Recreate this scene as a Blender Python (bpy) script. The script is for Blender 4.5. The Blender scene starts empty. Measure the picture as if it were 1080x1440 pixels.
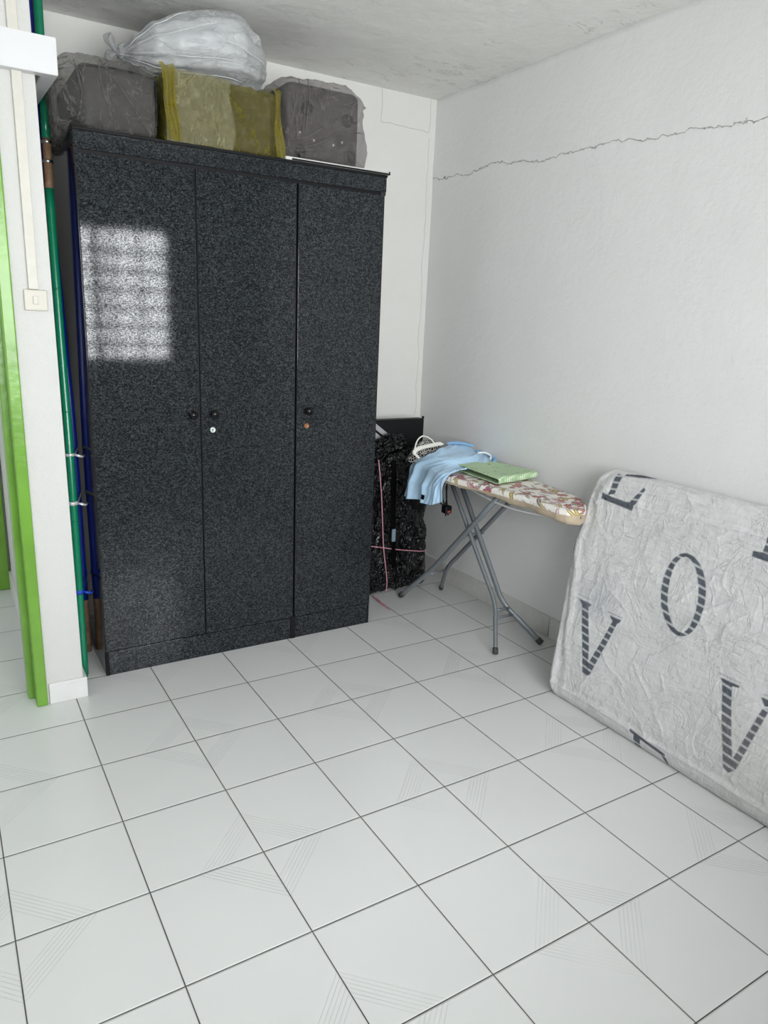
import bpy, bmesh, math, random
import numpy as np
from mathutils import Vector, Matrix, noise

random.seed(7)
rng = np.random.default_rng(7)
scene = bpy.context.scene
COL = scene.collection
PI = math.pi

# ------------------------------------------------------------------ helpers
def lin(r, g, b):
    f = lambda c: c / 12.92 if c <= .04045 else ((c + .055) / 1.055) ** 2.4
    return (f(r / 255), f(g / 255), f(b / 255), 1)

def attach(o, parent):
    if parent is not None:
        o.parent = parent
        o.matrix_parent_inverse = (Matrix.Identity(4) if parent.type == 'MESH'
                                   else Matrix.Translation(-Vector(parent.location)))

def mesh(name, V, F, mat, parent=None, smooth=True, merge=0.0, attrs=None):
    me = bpy.data.meshes.new(name)
    me.from_pydata([tuple(v) for v in V], [], [tuple(f) for f in F])
    if attrs:
        for k, arr in attrs.items():
            a = me.color_attributes.new(k, 'FLOAT_COLOR', 'POINT')
            a.data.foreach_set('color', np.asarray(arr, dtype=np.float32).ravel())
    bm = bmesh.new(); bm.from_mesh(me)
    if merge > 0:
        bmesh.ops.remove_doubles(bm, verts=bm.verts, dist=merge)
    bmesh.ops.recalc_face_normals(bm, faces=bm.faces)
    for f in bm.faces: f.smooth = smooth
    bm.to_mesh(me); bm.free()
    me.materials.append(mat)
    o = bpy.data.objects.new(name, me); COL.objects.link(o)
    attach(o, parent)
    return o

def from_bm(name, bm, mat, parent=None, smooth=False):
    bmesh.ops.recalc_face_normals(bm, faces=bm.faces)
    for f in bm.faces: f.smooth = smooth
    me = bpy.data.meshes.new(name); bm.to_mesh(me); bm.free()
    me.materials.append(mat)
    o = bpy.data.objects.new(name, me); COL.objects.link(o)
    attach(o, parent)
    return o

def bm_box(bm, x, y, z, bevel=0.0, seg=2):
    M = Matrix.Translation(((x[0]+x[1])/2, (y[0]+y[1])/2, (z[0]+z[1])/2)) @ \
        Matrix.Diagonal((abs(x[1]-x[0]), abs(y[1]-y[0]), abs(z[1]-z[0]), 1))
    r = bmesh.ops.create_cube(bm, size=1, matrix=M)
    if bevel:
        es = list({e for v in r['verts'] for e in v.link_edges})
        bmesh.ops.bevel(bm, geom=es, offset=bevel, segments=seg, profile=.5, affect='EDGES')

def box(name, x, y, z, mat, parent=None, bevel=0.0):
    bm = bmesh.new(); bm_box(bm, x, y, z, bevel)
    return from_bm(name, bm, mat, parent)

def boxes(name, lst, mat, parent=None, bevel=0.0):
    bm = bmesh.new()
    for b in lst: bm_box(bm, *b, bevel)
    return from_bm(name, bm, mat, parent)

def smooth_path(pts, n=8):
    """Catmull-Rom through the points"""
    P = [Vector(p) for p in pts]
    P = [2*P[0]-P[1]] + P + [2*P[-1]-P[-2]]
    out = []
    for i in range(1, len(P)-2):
        for k in range(n):
            t = k/n
            a, b, c, d = P[i-1], P[i], P[i+1], P[i+2]
            out.append(.5*((2*b)+(c-a)*t+(2*a-5*b+4*c-d)*t*t+(3*b-a-3*c+d)*t**3))
    out.append(P[-2])
    return out

def tube_vf(pts, r, n=12, off=0, flat=None, cap=True):
    """swept tube; r number or list; flat=(a,b) elliptical/rounded section scale"""
    P = [Vector(p) for p in pts]; m = len(P)
    R = r if isinstance(r, (list, tuple)) else [r]*m
    V, F = [], []
    t0 = (P[1]-P[0]).normalized()
    up = Vector((0, 0, 1)) if abs(t0.z) < .9 else Vector((0, 1, 0))
    nrm = (up - t0*up.dot(t0)).normalized()
    for i in range(m):
        t = (P[min(i+1, m-1)]-P[max(i-1, 0)]).normalized()
        nrm = (nrm - t*nrm.dot(t)).normalized(); bi = t.cross(nrm)
        for k in range(n):
            a = 2*PI*k/n
            sa, sb = (1, 1) if flat is None else flat
            V.append(P[i]+R[i]*(math.cos(a)*sa*nrm+math.sin(a)*sb*bi))
    for i in range(m-1):
        for k in range(n):
            F.append((off+i*n+k, off+i*n+(k+1) % n, off+(i+1)*n+(k+1) % n, off+(i+1)*n+k))
    if cap:
        F.append(tuple(off+k for k in range(n))); F.append(tuple(off+(m-1)*n+k for k in range(n)))
    return V, F

def tube(name, pts, r, mat, parent=None, n=12, flat=None, cap=True):
    V, F = tube_vf(pts, r, n, 0, flat, cap)
    return mesh(name, V, F, mat, parent)

def tubes(name, lst, mat, parent=None, n=8):
    V, F = [], []
    for pts, r in lst:
        v, f = tube_vf(pts, r, n, len(V)); V += v; F += f
    return mesh(name, V, F, mat, parent)

def lathe(name, c, axis, prof, mat, parent=None, n=24):
    """prof: list of (distance along axis, radius)"""
    ax = Vector(axis).normalized()
    a = ax.orthogonal().normalized(); b = ax.cross(a)
    V, F = [], []
    for d, r in prof:
        for k in range(n):
            t = 2*PI*k/n
            V.append(Vector(c)+ax*d+(a*math.cos(t)+b*math.sin(t))*max(r, 1e-5))
    m = len(prof)
    for i in range(m-1):
        for k in range(n):
            F.append((i*n+k, i*n+(k+1) % n, (i+1)*n+(k+1) % n, (i+1)*n+k))
    F.append(tuple(range(n))); F.append(tuple((m-1)*n+k for k in range(n)))
    return mesh(name, V, F, mat, parent)

def rbox(h, r, n):
    """rounded box surface grid; h half sizes, r radius, n = divisions per axis -> V (np), F"""
    h = np.array(h, float); V, F = [], []; off = 0
    for ax in range(3):
        u, v = (ax+1) % 3, (ax+2) % 3
        for s in (-1, 1):
            U = np.linspace(-h[u], h[u], n[u]+1); W = np.linspace(-h[v], h[v], n[v]+1)
            gu, gv = np.meshgrid(U, W, indexing='ij')
            P = np.zeros((gu.size, 3)); P[:, u] = gu.ravel(); P[:, v] = gv.ravel(); P[:, ax] = s*h[ax]
            V.append(P)
            a, b = np.meshgrid(np.arange(n[u]), np.arange(n[v]), indexing='ij')
            i0 = (off+a*(n[v]+1)+b).ravel()
            F.append(np.c_[i0, i0+n[v]+1, i0+n[v]+2, i0+1]); off += len(P)
    V = np.concatenate(V); F = np.concatenate(F)
    inner = np.clip(V, -(h-r), h-r); d = V-inner
    L = np.linalg.norm(d, axis=1, keepdims=True); L[L == 0] = 1
    on = np.linalg.norm(d, axis=1, keepdims=True) > 0
    return np.where(on, inner+d/L*r, V), F

def nz(p, s, seed=0.0):
    return noise.noise(Vector((p[0]*s+seed, p[1]*s-seed*1.7, p[2]*s+seed*.6)))

def wrinkle(p, s, seed=0.0):
    """crumpled film: sharp ridges"""
    w = nz(p, s*.6, seed+9)
    q = (p[0]+.03*w, p[1]+.03*w, p[2]-.03*w)
    return (1-abs(nz(q, s, seed))*2.2) + .5*(1-abs(nz(q, s*2.3, seed+4))*2.2)

def crumple(V, F, amp, s, seed=0.0, bias=.9):
    """displace along vertex normals by the wrinkle function"""
    bm = bmesh.new()
    vs = [bm.verts.new(v) for v in V]
    bm.verts.ensure_lookup_table()
    for f in F:
        try: bm.faces.new([vs[i] for i in f])
        except ValueError: pass
    bmesh.ops.remove_doubles(bm, verts=bm.verts, dist=1e-4)
    bmesh.ops.recalc_face_normals(bm, faces=bm.faces); bm.normal_update()
    new = []
    for v in bm.verts:
        new.append(v.co+v.normal*amp*(wrinkle(v.co, s, seed)-bias))
    for v, c in zip(bm.verts, new): v.co = c
    return bm

def empty(name, loc, label, cat, group=None):
    o = bpy.data.objects.new(name, None); COL.objects.link(o); o.location = loc
    o.empty_display_size = .05
    return tag(o, label, cat, group)

def tag(o, label, cat, group=None):
    o['label'] = label; o['category'] = cat
    if group: o['group'] = group
    return o

def struct(o, label=None):
    o['kind'] = 'structure'
    if label: o['label'] = label
    return o

# ------------------------------------------------------------------ materials
class NT:
    def __init__(s, name):
        s.m = bpy.data.materials.new(name); s.m.use_nodes = True
        s.t = s.m.node_tree; s.t.nodes.clear()
        s.out = s.t.nodes.new('ShaderNodeOutputMaterial')
    def n(s, typ, ins=None, **kw):
        x = s.t.nodes.new('ShaderNode'+typ)
        for k, v in kw.items(): setattr(x, k, v)
        for k, v in (ins or {}).items(): s.set(x.inputs[k], v)
        return x
    def set(s, sock, v):
        if isinstance(v, bpy.types.NodeSocket): s.t.links.new(v, sock)
        elif isinstance(v, bpy.types.Node): s.t.links.new(v.outputs[0], sock)
        else: sock.default_value = v
    def math(s, op, a, b=0.0, c=0.0):
        x = s.t.nodes.new('ShaderNodeMath'); x.operation = op
        for i, v in enumerate((a, b, c)): s.set(x.inputs[i], v)
        return x.outputs[0]
    def step(s, v, lo, hi, a=0.0, b=1.0):
        x = s.n('MapRange', {0: v, 1: lo, 2: hi, 3: a, 4: b}, interpolation_type='SMOOTHSTEP')
        return x.outputs[0]
    def coord(s): return s.n('TexCoord').outputs['Object']
    def noise(s, v, scale, detail=2.0, rough=.5, dist=0.0):
        return s.n('TexNoise', {'Vector': v, 'Scale': scale, 'Detail': detail, 'Roughness': rough, 'Distortion': dist}).outputs[0]
    def stretch(s, v, sc): return s.n('Mapping', {'Vector': v, 'Scale': sc}).outputs[0]
    def ramp(s, f, stops):
        x = s.n('ValToRGB', {'Fac': f}); el = x.color_ramp.elements
        while len(el) < len(stops): el.new(.5)
        for e, (p, c) in zip(el, stops): e.position = p; e.color = c
        return x.outputs[0]
    def mix(s, f, a, b, mode='MIX'):
        x = s.n('Mix', data_type='RGBA', blend_type=mode)
        s.set(x.inputs[0], f); s.set(x.inputs[6], a); s.set(x.inputs[7], b)
        return x.outputs[2]
    def bump(s, h, dist, strength=1.0, normal=None):
        d = {'Height': h, 'Distance': dist, 'Strength': strength}
        if normal is not None: d['Normal'] = normal
        return s.n('Bump', d).outputs[0]
    def bsdf(s, color, rough=.5, spec=.5, normal=None, metal=0.0, **kw):
        d = {'Base Color': color, 'Roughness': rough, 'Specular IOR Level': spec, 'Metallic': metal}
        if normal is not None: d['Normal'] = normal
        b = s.n('BsdfPrincipled', d)
        for k, v in kw.items(): s.set(b.inputs[k], v)
        return b.outputs[0]
    def done(s, sh): s.t.links.new(sh, s.out.inputs[0]); return s.m

def simple(name, col, rough=.5, spec=.5, metal=0.0, grain=0.0, gs=60, bump=0.0, bs=200):
    N = NT(name); c = N.coord()
    colr = col
    if grain:
        f = N.noise(c, gs, 3)
        a = tuple(max(0, x*(1-grain)) for x in col[:3])+(1,); b = tuple(min(1, x*(1+grain)) for x in col[:3])+(1,)
        colr = N.ramp(f, [(.3, a), (.7, b)])
    nm = N.bump(N.noise(c, bs, 2), bump) if bump else None
    return N.done(N.bsdf(colr, rough, spec, nm, metal))

def sep(N, c): return N.n('SeparateXYZ', {0: c}).outputs

def wall_mat(name, col, crack=None, stip=.0016):
    """emulsion on plaster: roller stipple, a few trowel marks, hairline crack"""
    N = NT(name); c = N.coord()
    big = N.noise(c, 1.6, 4, .6)
    base = N.ramp(big, [(.3, tuple(x*.955 for x in col[:3])+(1,)), (.7, col)])
    h1 = N.noise(c, 150, 3, .6); h2 = N.noise(c, 38, 3, .55); h3 = N.noise(c, 5, 4, .6)
    h = N.math('ADD', N.math('MULTIPLY', h1, .55), N.math('ADD', N.math('MULTIPLY', h2, .9), N.math('MULTIPLY', h3, 2.6)))
    nm = N.bump(h, stip)
    if crack:
        x, y, z = sep(N, c)
        mask = None
        for kind in crack:
            if kind == 'right':
                wob = N.math('MULTIPLY', N.math('SUBTRACT', N.noise(c, 3.2, 9, .72), .5), .15)
                dz = N.math('SUBTRACT', z, N.math('ADD', N.math('MULTIPLY_ADD', y, .018, 2.078), wob))
                d = N.math('ABSOLUTE', dz)
                width = N.math('MULTIPLY_ADD', N.noise(c, 9, 2), .0022, .0001)
                mk = N.math('SUBTRACT', 1, N.step(N.math('DIVIDE', d, width), .5, 1.6))
                lip = N.math('MULTIPLY', N.step(dz, -.004, .004), 1.0)
                nm = N.bump(lip, .0022, 1.0, nm)
            else:
                wob = N.math('MULTIPLY', N.math('SUBTRACT', N.noise(c, 7, 6, .65), .5), .05)
                ux = N.math('ADD', x, wob); uz = N.math('ADD', z, wob)
                # an old patch outline: box distance in x,z
                qx = N.math('ABSOLUTE', N.math('SUBTRACT', ux, 2.115)); qz = N.math('SUBTRACT', N.math('ABSOLUTE', N.math('SUBTRACT', uz, 2.45)), 0)
                e1 = N.math('ABSOLUTE', N.math('SUBTRACT', N.math('MAXIMUM', N.math('SUBTRACT', qx, .145), N.math('SUBTRACT', qz, .125)), 0))
                e2 = N.math('ADD', N.math('ABSOLUTE', N.math('SUBTRACT', ux, 2.262)), N.math('MULTIPLY', N.step(uz, 2.30, 2.34), 1.0))
                d = N.math('MINIMUM', e1, e2)
                mk = N.math('MULTIPLY', N.math('SUBTRACT', 1, N.step(d, .0006, .0022)), .55)
            mask = mk if mask is None else N.math('MAXIMUM', mask, mk)
        base = N.mix(N.math('MULTIPLY', N.math('MULTIPLY', mask, N.step(N.noise(c, 3.5, 3), .35, .62, .25, 1)), .34), base, lin(140, 132, 120))
        nm = N.bump(N.math('SUBTRACT', 1, mask), .003, 1.0, nm)
    return N.done(N.bsdf(base, .75, .25, nm))

def ceiling_mat():
    N = NT('ceiling_paint'); c = N.coord()
    col = (.86, .85, .82, 1)
    big = N.noise(c, 2.2, 5, .6)
    base = N.ramp(big, [(.3, (.80, .79, .76, 1)), (.7, col)])
    h = N.math('ADD', N.math('MULTIPLY', N.noise(c, 130, 3), .5), N.math('MULTIPLY', N.noise(c, 7, 6, .62), 6))
    # flaking strips of paint
    st = N.stretch(c, (1.0, 2.2, 1))
    fl = N.step(N.noise(st, 7, 8, .72, .6), .56, .585)
    reg = N.step(N.noise(c, 1.3, 2), .47, .6)
    nm = N.bump(N.math('MULTIPLY', fl, reg), .0022, 1, N.bump(h, .0016))
    return N.done(N.bsdf(base, .8, .2, nm))

def floor_mat():
    N = NT('floor_tiles'); c = N.coord(); x, y, z = sep(N, c)
    T = .3
    def edge(v):
        f = N.math('FRACT', N.math('DIVIDE', N.math('ADD', v, 30.0), T))
        return N.math('MULTIPLY', N.math('MINIMUM', f, N.math('SUBTRACT', 1, f)), T)
    ex, ey = edge(x), edge(y)
    d = N.math('MINIMUM', ex, ey)
    grout = N.math('SUBTRACT', 1, N.step(d, .0011, .0019))
    pillow = N.step(d, .0012, .0048)
    # engraved lines across tile corners, a diamond round every second joint
    dx = N.math('ABSOLUTE', N.math('SUBTRACT', N.math('MULTIPLY', N.math('FRACT', N.math('DIVIDE', N.math('ADD', x, 30.3), .6)), .6), .3))
    dy = N.math('ABSOLUTE', N.math('SUBTRACT', N.math('MULTIPLY', N.math('FRACT', N.math('DIVIDE', N.math('ADD', y, 30.0), .6)), .6), .3))
    s = N.math('DIVIDE', N.math('ADD', dx, dy), T)
    band = N.math('MULTIPLY', N.step(s, .335, .35), N.math('SUBTRACT', 1, N.step(s, .60, .615)))
    ln = N.step(N.math('SINE', N.math('MULTIPLY', s, 2*PI/.048)), .35, .95)
    fade = N.step(N.noise(c, 4, 2), .3, .55, .35, 1)
    line = N.math('MULTIPLY', N.math('MULTIPLY', band, ln), fade)
    # per tile tone
    ix = N.math('FLOOR', N.math('DIVIDE', N.math('ADD', x, 30.0), T)); iy = N.math('FLOOR', N.math('DIVIDE', N.math('ADD', y, 30.0), T))
    cv = N.n('CombineXYZ', {0: ix, 1: iy, 2: 0.0}).outputs[0]
    wn = N.n('TexWhiteNoise', {'Vector': cv}, noise_dimensions='3D').outputs[0]
    cloud = N.noise(c, 5, 4, .6)
    tone = N.math('ADD', N.math('MULTIPLY', wn, .30), N.math('MULTIPLY', cloud, .7))
    base = N.ramp(tone, [(.2, (.665, .672, .668, 1)), (.8, (.70, .706, .70, 1))])
    base = N.mix(N.math('MULTIPLY', line, .22), base, (.44, .455, .455, 1))
    base = N.mix(grout, base, N.ramp(N.noise(c, 12, 3), [(.3, (.035, .034, .032, 1)), (.7, (.10, .095, .09, 1))]))
    h = N.math('SUBTRACT', N.math('MULTIPLY', pillow, 1.0), N.math('MULTIPLY', line, .35))
    nm = N.bump(h, .0011, 1.0, N.bump(N.noise(c, 9, 2), .0003))
    rough = N.math('ADD', N.math('MULTIPLY', grout, .5), N.math('MULTIPLY_ADD', cloud, .05, .19))
    return N.done(N.bsdf(base, rough, .5, nm))

def laminate_mat():
    """black granite-look laminate: pale flecks, glossy"""
    N = NT('granite_laminate'); c = N.coord()
    st = N.stretch(c, (1, 1, 1.45))
    a = N.noise(st, 210, 3, .65, .5); b = N.noise(st, 95, 2, .6)
    f = N.math('ADD', N.math('MULTIPLY', a, .72), N.math('MULTIPLY', b, .28))
    col = N.ramp(f, [(.40, (.0045, .0055, .0065, 1)), (.51, (.019, .022, .025, 1)), (.63, (.062, .069, .074, 1))])
    nm = N.bump(a, .00003)
    rough = N.math('MULTIPLY_ADD', a, .075, -.004)
    spec = N.step(a, .36, .64, .06, .46)
    return N.done(N.bsdf(col, rough, spec, nm))

def film_mat(name, tint, alpha, rough=.22, density=1.0, streak=.35, scale=9.0):
    """thin plastic film: see-through flat on, denser at folds and seen edge-on"""
    N = NT(name); c = N.coord()
    st = N.stretch(c, (1.0, 1.0, .35))
    w = N.noise(st, scale, 5, .6, 1.2)
    ridge = N.step(N.math('ABSOLUTE', N.math('SUBTRACT', w, .5)), 0, .020, 1, 0)
    w2 = N.noise(c, scale*5, 6, .68, 1.2)
    h = N.math('ADD', N.math('MULTIPLY', ridge, .6), N.math('MULTIPLY', w2, 2.0))
    nm = N.bump(h, .010)
    lw = N.n('LayerWeight', {'Blend': .35, 'Normal': nm}).outputs['Facing']
    fac = N.math('ADD', N.math('MULTIPLY_ADD', lw, .45*density, alpha), N.math('MULTIPLY', ridge, streak))
    fac = N.math('MINIMUM', fac, .97)
    tr = N.n('BsdfTransparent', {'Color': tuple(.5+.5*x for x in tint[:3])+(1,)}).outputs[0]
    body = N.bsdf(tint, rough, .5, nm)
    tl = N.n('BsdfTranslucent', {'Color': tint}).outputs[0]
    body = N.n('MixShader', {0: .3, 1: body, 2: tl}).outputs[0]
    gl = N.n('BsdfGlossy', {'Color': (1, 1, 1, 1), 'Roughness': .20, 'Normal': nm}).outputs[0]
    sh = N.n('MixShader', {0: fac, 1: tr, 2: body}).outputs[0]
    sh = N.n('MixShader', {0: .065, 1: sh, 2: gl}).outputs[0]
    return N.done(sh)

def attr_mat(name, rough, spec, bumps):
    N = NT(name); c = N.coord()
    col = N.n('Attribute', attribute_name='print').outputs['Color']
    h = None
    for sc, scale, amp in bumps:
        v = N.math('MULTIPLY', N.noise(N.stretch(c, sc), scale, 4, .6), amp)
        h = v if h is None else N.math('ADD', h, v)
    nm = N.bump(h, .001)
    return N, col, nm, c

M = {}
M['wall'] = wall_mat('wall_emulsion', (.90, .90, .895, 1))
M['wall_r'] = wall_mat('wall_emulsion_cracked', (.82, .82, .815, 1), ['right'])
M['wall_b'] = wall_mat('wall_emulsion_patched', (.78, .772, .74, 1), ['back'])
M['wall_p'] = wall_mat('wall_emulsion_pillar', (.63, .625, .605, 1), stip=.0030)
M['ceil'] = ceiling_mat()
M['floor'] = floor_mat()
M['lam'] = laminate_mat()
M['edge'] = simple('black_edging', (.005, .005, .006, 1), .55, .2)
M['side'] = simple('dark_gloss_side_panel', (.013, .014, .019, 1), .09, .6)
M['knob'] = simple('black_plastic_knob', (.003, .003, .003, 1), .10, .3)
M['steel'] = simple('bright_steel', (.75, .76, .76, 1), .25, metal=1.0)
M['chrome'] = simple('pale_lock_metal', (.70, .78, .74, 1), .3, metal=.4)
M['copper'] = simple('worn_copper_lock', (.32, .14, .06, 1), .45, metal=.5)
M['black'] = simple('black_plastic', (.004, .004, .005, 1), .5, .25)
M['skirt'] = simple('skirting_tile_grey', (.66, .65, .63, 1), .35, grain=.05, gs=20)
M['skirt_w'] = simple('skirting_white', (.68, .68, .67, 1), .5, grain=.03, gs=20, bump=.001, bs=60)
M['green'] = simple('green_gloss_paint', (.145, .33, .032, 1), .28, grain=.10, gs=9, bump=.0012, bs=30)
M['white_pl'] = simple('white_plastic', (.68, .68, .69, 1), .35)
M['ivory'] = simple('ivory_plastic', (.52, .49, .42, 1), .4)
M['trunk'] = simple('painted_trunking', (.60, .575, .52, 1), .5, grain=.03, gs=30, bump=.0006, bs=120)
M['pole_g'] = simple('green_pole_sleeve', (.004, .19, .095, 1), .22, grain=.06, gs=30)
M['pole_b'] = simple('blue_pole_sleeve', (.006, .022, .26, 1), .28, grain=.08, gs=30)
M['bamboo'] = simple('brown_bamboo', (.20, .115, .062, 1), .55, grain=.28, gs=40)
M['tape'] = simple('silver_tape', (.72, .73, .74, 1), .3, metal=.3, bump=.003, bs=140)
M['ribbon'] = simple('blue_raffia', (.015, .07, .50, 1), .4, bump=.002, bs=200)
M['case_grey'] = simple('grey_suitcase_fabric', (.060, .056, .054, 1), .7, grain=.2, gs=90, bump=.001, bs=400)
M['case_brown'] = simple('brown_grey_suitcase_fabric', (.075, .066, .063, 1), .7, grain=.15, gs=60, bump=.001, bs=400)
M['case_olive'] = simple('olive_grey_case', (.07, .066, .05, 1), .75, grain=.15, gs=50)
M['film'] = film_mat('clear_plastic_film', (.55, .53, .51, 1), .07, density=.6, streak=.30)
M['film_b'] = film_mat('grey_plastic_film', (.50, .47, .46, 1), .12, density=.6, streak=.26, scale=7)
M['film_y'] = film_mat('yellow_plastic_film', (.46, .40, .02, 1), .10, density=1.0, streak=.28, scale=6)
M['film_ye'] = film_mat('gathered_yellow_plastic', (.62, .53, .04, 1), .26, density=1.5, streak=.3, scale=9)
M['film_y2'] = film_mat('pale_yellow_plastic_film', (.60, .56, .30, 1), .30, density=.9, streak=.34, scale=6)
M['wfold'] = simple('folded_white_plastic', (.58, .59, .60, 1), .3)
M['pillow'] = simple('white_pillow', (.72, .74, .75, 1), .8)
M['grey_pl'] = simple('grey_card', (.30, .30, .31, 1), .6)
M['leg'] = simple('grey_metal_legs', (.20, .22, .235, 1), .38, .5, metal=.25)
M['rubber'] = simple('dark_rubber', (.05, .05, .05, 1), .6)
M['hem'] = simple('beige_underlay', (.46, .37, .27, 1), .8, grain=.12, gs=25, bump=.002, bs=90)
M['twine'] = simple('pink_twine', (.62, .28, .34, 1), .5, grain=.3, gs=80)
M['strap'] = simple('black_strap', (.002, .002, .002, 1), .8, .05)
M['buckle'] = simple('grey_blue_buckle', (.20, .27, .33, 1), .45)
M['stripe'] = simple('grey_stripe', (.42, .43, .45, 1), .5)
M['hanger'] = simple('cream_hanger', (.80, .79, .72, 1), .4)
M['alu'] = simple('window_frame_aluminium', (.55, .55, .55, 1), .4, metal=.6)
M['grille'] = simple('window_grille_paint', (.30, .28, .26, 1), .5)

def bag_mat():
    N = NT('black_bin_bag'); c = N.coord()
    w = N.noise(N.stretch(c, (1, 1, .6)), 9, 4, .5, 1.6)
    r = N.math('ABSOLUTE', N.math('SUBTRACT', w, .5))
    nm = N.bump(N.math('ADD', N.math('MULTIPLY', r, -2.2), N.math('MULTIPLY', N.noise(N.stretch(c, (1.2, 1, .5)), 26, 2, .45, 1.5), .55)), .055)
    return N.done(N.bsdf((.003, .003, .004, 1), .17, .5, nm))
M['bag'] = bag_mat()

def whitebag_mat():
    N = NT('white_plastic_bag'); c = N.coord()
    w = N.noise(N.stretch(c, (.55, 1, 1.4)), 9, 5, .6, .9)
    ridge = N.step(N.math('ABSOLUTE', N.math('SUBTRACT', w, .5)), 0, .03, 1, 0)
    nm = N.bump(N.math('ADD', N.math('MULTIPLY', ridge, .3), N.math('MULTIPLY', N.noise(c, 30, 4), .5)), .006)
    body = N.bsdf((.66, .67, .68, 1), .3, .5, nm)
    tl = N.n('BsdfTranslucent', {'Color': (.70, .71, .72, 1)}).outputs[0]
    b = N.n('MixShader', {0: .35, 1: body, 2: tl}).outputs[0]
    tr = N.n('BsdfTransparent', {'Color': (1, 1, 1, 1)}).outputs[0]
    lw = N.n('LayerWeight', {'Blend': .4}).outputs['Facing']
    fac = N.math('MINIMUM', N.math('ADD', N.math('MULTIPLY', lw, .3), N.math('MULTIPLY_ADD', ridge, .3, .52)), .97)
    return N.done(N.n('MixShader', {0: fac, 1: tr, 2: b}).outputs[0])
M['wbag'] = whitebag_mat()

def mattress_mat():
    N, col, nm0, c = attr_mat('mattress_cover_fabric', .8, .2, [((1, 1, 1), 9, 3), ((1, .25, 1), 90, .6), ((1, 1, .25), 90, .6)])
    # crinkles in the thin fabric and slubs in the weave
    w = N.noise(N.stretch(c, (1, .8, 1)), 7, 6, .62, 1.4)
    r = N.math('ABSOLUTE', N.math('SUBTRACT', w, .5))
    crease = N.step(r, 0, .045, 1, 0)
    nm = N.bump(N.math('ADD', N.math('MULTIPLY', crease, .35), N.math('MULTIPLY', N.noise(c, 26, 5, .6, .6), 1.1)), .0034, 1, nm0)
    slub = N.noise(N.stretch(c, (1, .08, 1)), 170, 3, .6); slub2 = N.noise(N.stretch(c, (.3, 1, .12)), 170, 3, .6)
    mot = N.math('ADD', N.math('MULTIPLY', slub, .5), N.math('MULTIPLY', slub2, .5))
    tint = N.ramp(mot, [(.38, (.86, .86, .86, 1)), (.62, (1.06, 1.06, 1.05, 1))])
    col = N.mix(1.0, col, tint, 'MULTIPLY')
    return N.done(N.bsdf(col, .85, .15, nm))
M['matt'] = mattress_mat()

def cover_mat():
    N, col, nm, c = attr_mat('floral_cover_fabric', .8, .2, [((1, 1, 1), 45, 3), ((1, 1, 1), 400, .3)])
    return N.done(N.bsdf(col, .8, .2, nm))
M['floral'] = cover_mat()

def shirt_mat():
    N = NT('light_blue_jersey'); c = N.coord()
    f = N.noise(c, 260, 2); nm = N.bump(N.noise(c, 300, 2), .0006)
    col = N.ramp(f, [(.3, (.40, .60, .80, 1)), (.7, (.50, .69, .87, 1))])
    return N.done(N.bsdf(col, .85, .15, nm, **{'Sheen Weight': .15}))
M['shirt'] = shirt_mat()
M['shirt_in'] = simple('mid_blue_lining', (.24, .45, .70, 1), .85)
M['trim_w'] = simple('white_trim', (.85, .85, .84, 1), .7)

def green_cloth_mat():
    N = NT('green_dotted_cotton'); c = N.coord(); x, y, z = sep(N, c)
    a = N.math('SINE', N.math('MULTIPLY', N.math('ADD', x, N.math('MULTIPLY', y, .35)), 2*PI/.0155))
    b = N.math('SINE', N.math('MULTIPLY', N.math('SUBTRACT', y, N.math('MULTIPLY', x, .35)), 2*PI/.0155))
    dots = N.step(N.math('ADD', N.math('MULTIPLY', a, .7), N.math('MULTIPLY', b, .7)), .05, .5)
    col = N.mix(dots, (.40, .58, .33, 1), (.70, .80, .62, 1))
    # printed rings
    vor = N.n('TexVoronoi', {'Vector': c, 'Scale': 15.0, 'Randomness': .35}, feature='F1').outputs['Distance']
    ring = N.math('SUBTRACT', 1, N.step(N.math('ABSOLUTE', N.math('SUBTRACT', vor, .20)), .012, .04))
    col = N.mix(N.math('MULTIPLY', ring, .6), col, (.13, .27, .12, 1))
    nm = N.bump(N.noise(c, 200, 3), .0008)
    return N.done(N.bsdf(col, .85, .15, nm))
M['gcloth'] = green_cloth_mat()

def pattern_cloth_mat():
    N = NT('black_white_print'); c = N.coord()
    vor = N.n('TexVoronoi', {'Vector': c, 'Scale': 75.0}, feature='DISTANCE_TO_EDGE').outputs['Distance']
    col = N.mix(N.step(vor, .05, .10), (.55, .54, .52, 1), (.012, .012, .012, 1))
    return N.done(N.bsdf(col, .85, .15))
M['bwcloth'] = pattern_cloth_mat()

def glass_mat():
    N = NT('window_glass')
    tr = N.n('BsdfTransparent', {'Color': (.97, .98, .98, 1)}).outputs[0]
    gl = N.n('BsdfGlossy', {'Color': (1, 1, 1, 1), 'Roughness': .02}).outputs[0]
    fr = N.n('Fresnel', {'IOR': 1.45}).outputs[0]
    return N.done(N.n('MixShader', {0: fr, 1: tr, 2: gl}).outputs[0])
M['glass'] = glass_mat()
M['ply'] = simple('pale_board_face', (.62, .62, .60, 1), .5)

# ------------------------------------------------------------------ room shell
CZ = 2.476; XR = 2.295; YB = .947; XL = -1.0; YW = -3.35; YD = .172; XP = .205; XQ = .33
CXL = -1.0; CYE = 1.47
struct(box('floor', (XL-.2, XR+.2), (YW-.2, CYE+.3), (-.1, 0), M['floor']))

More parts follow.
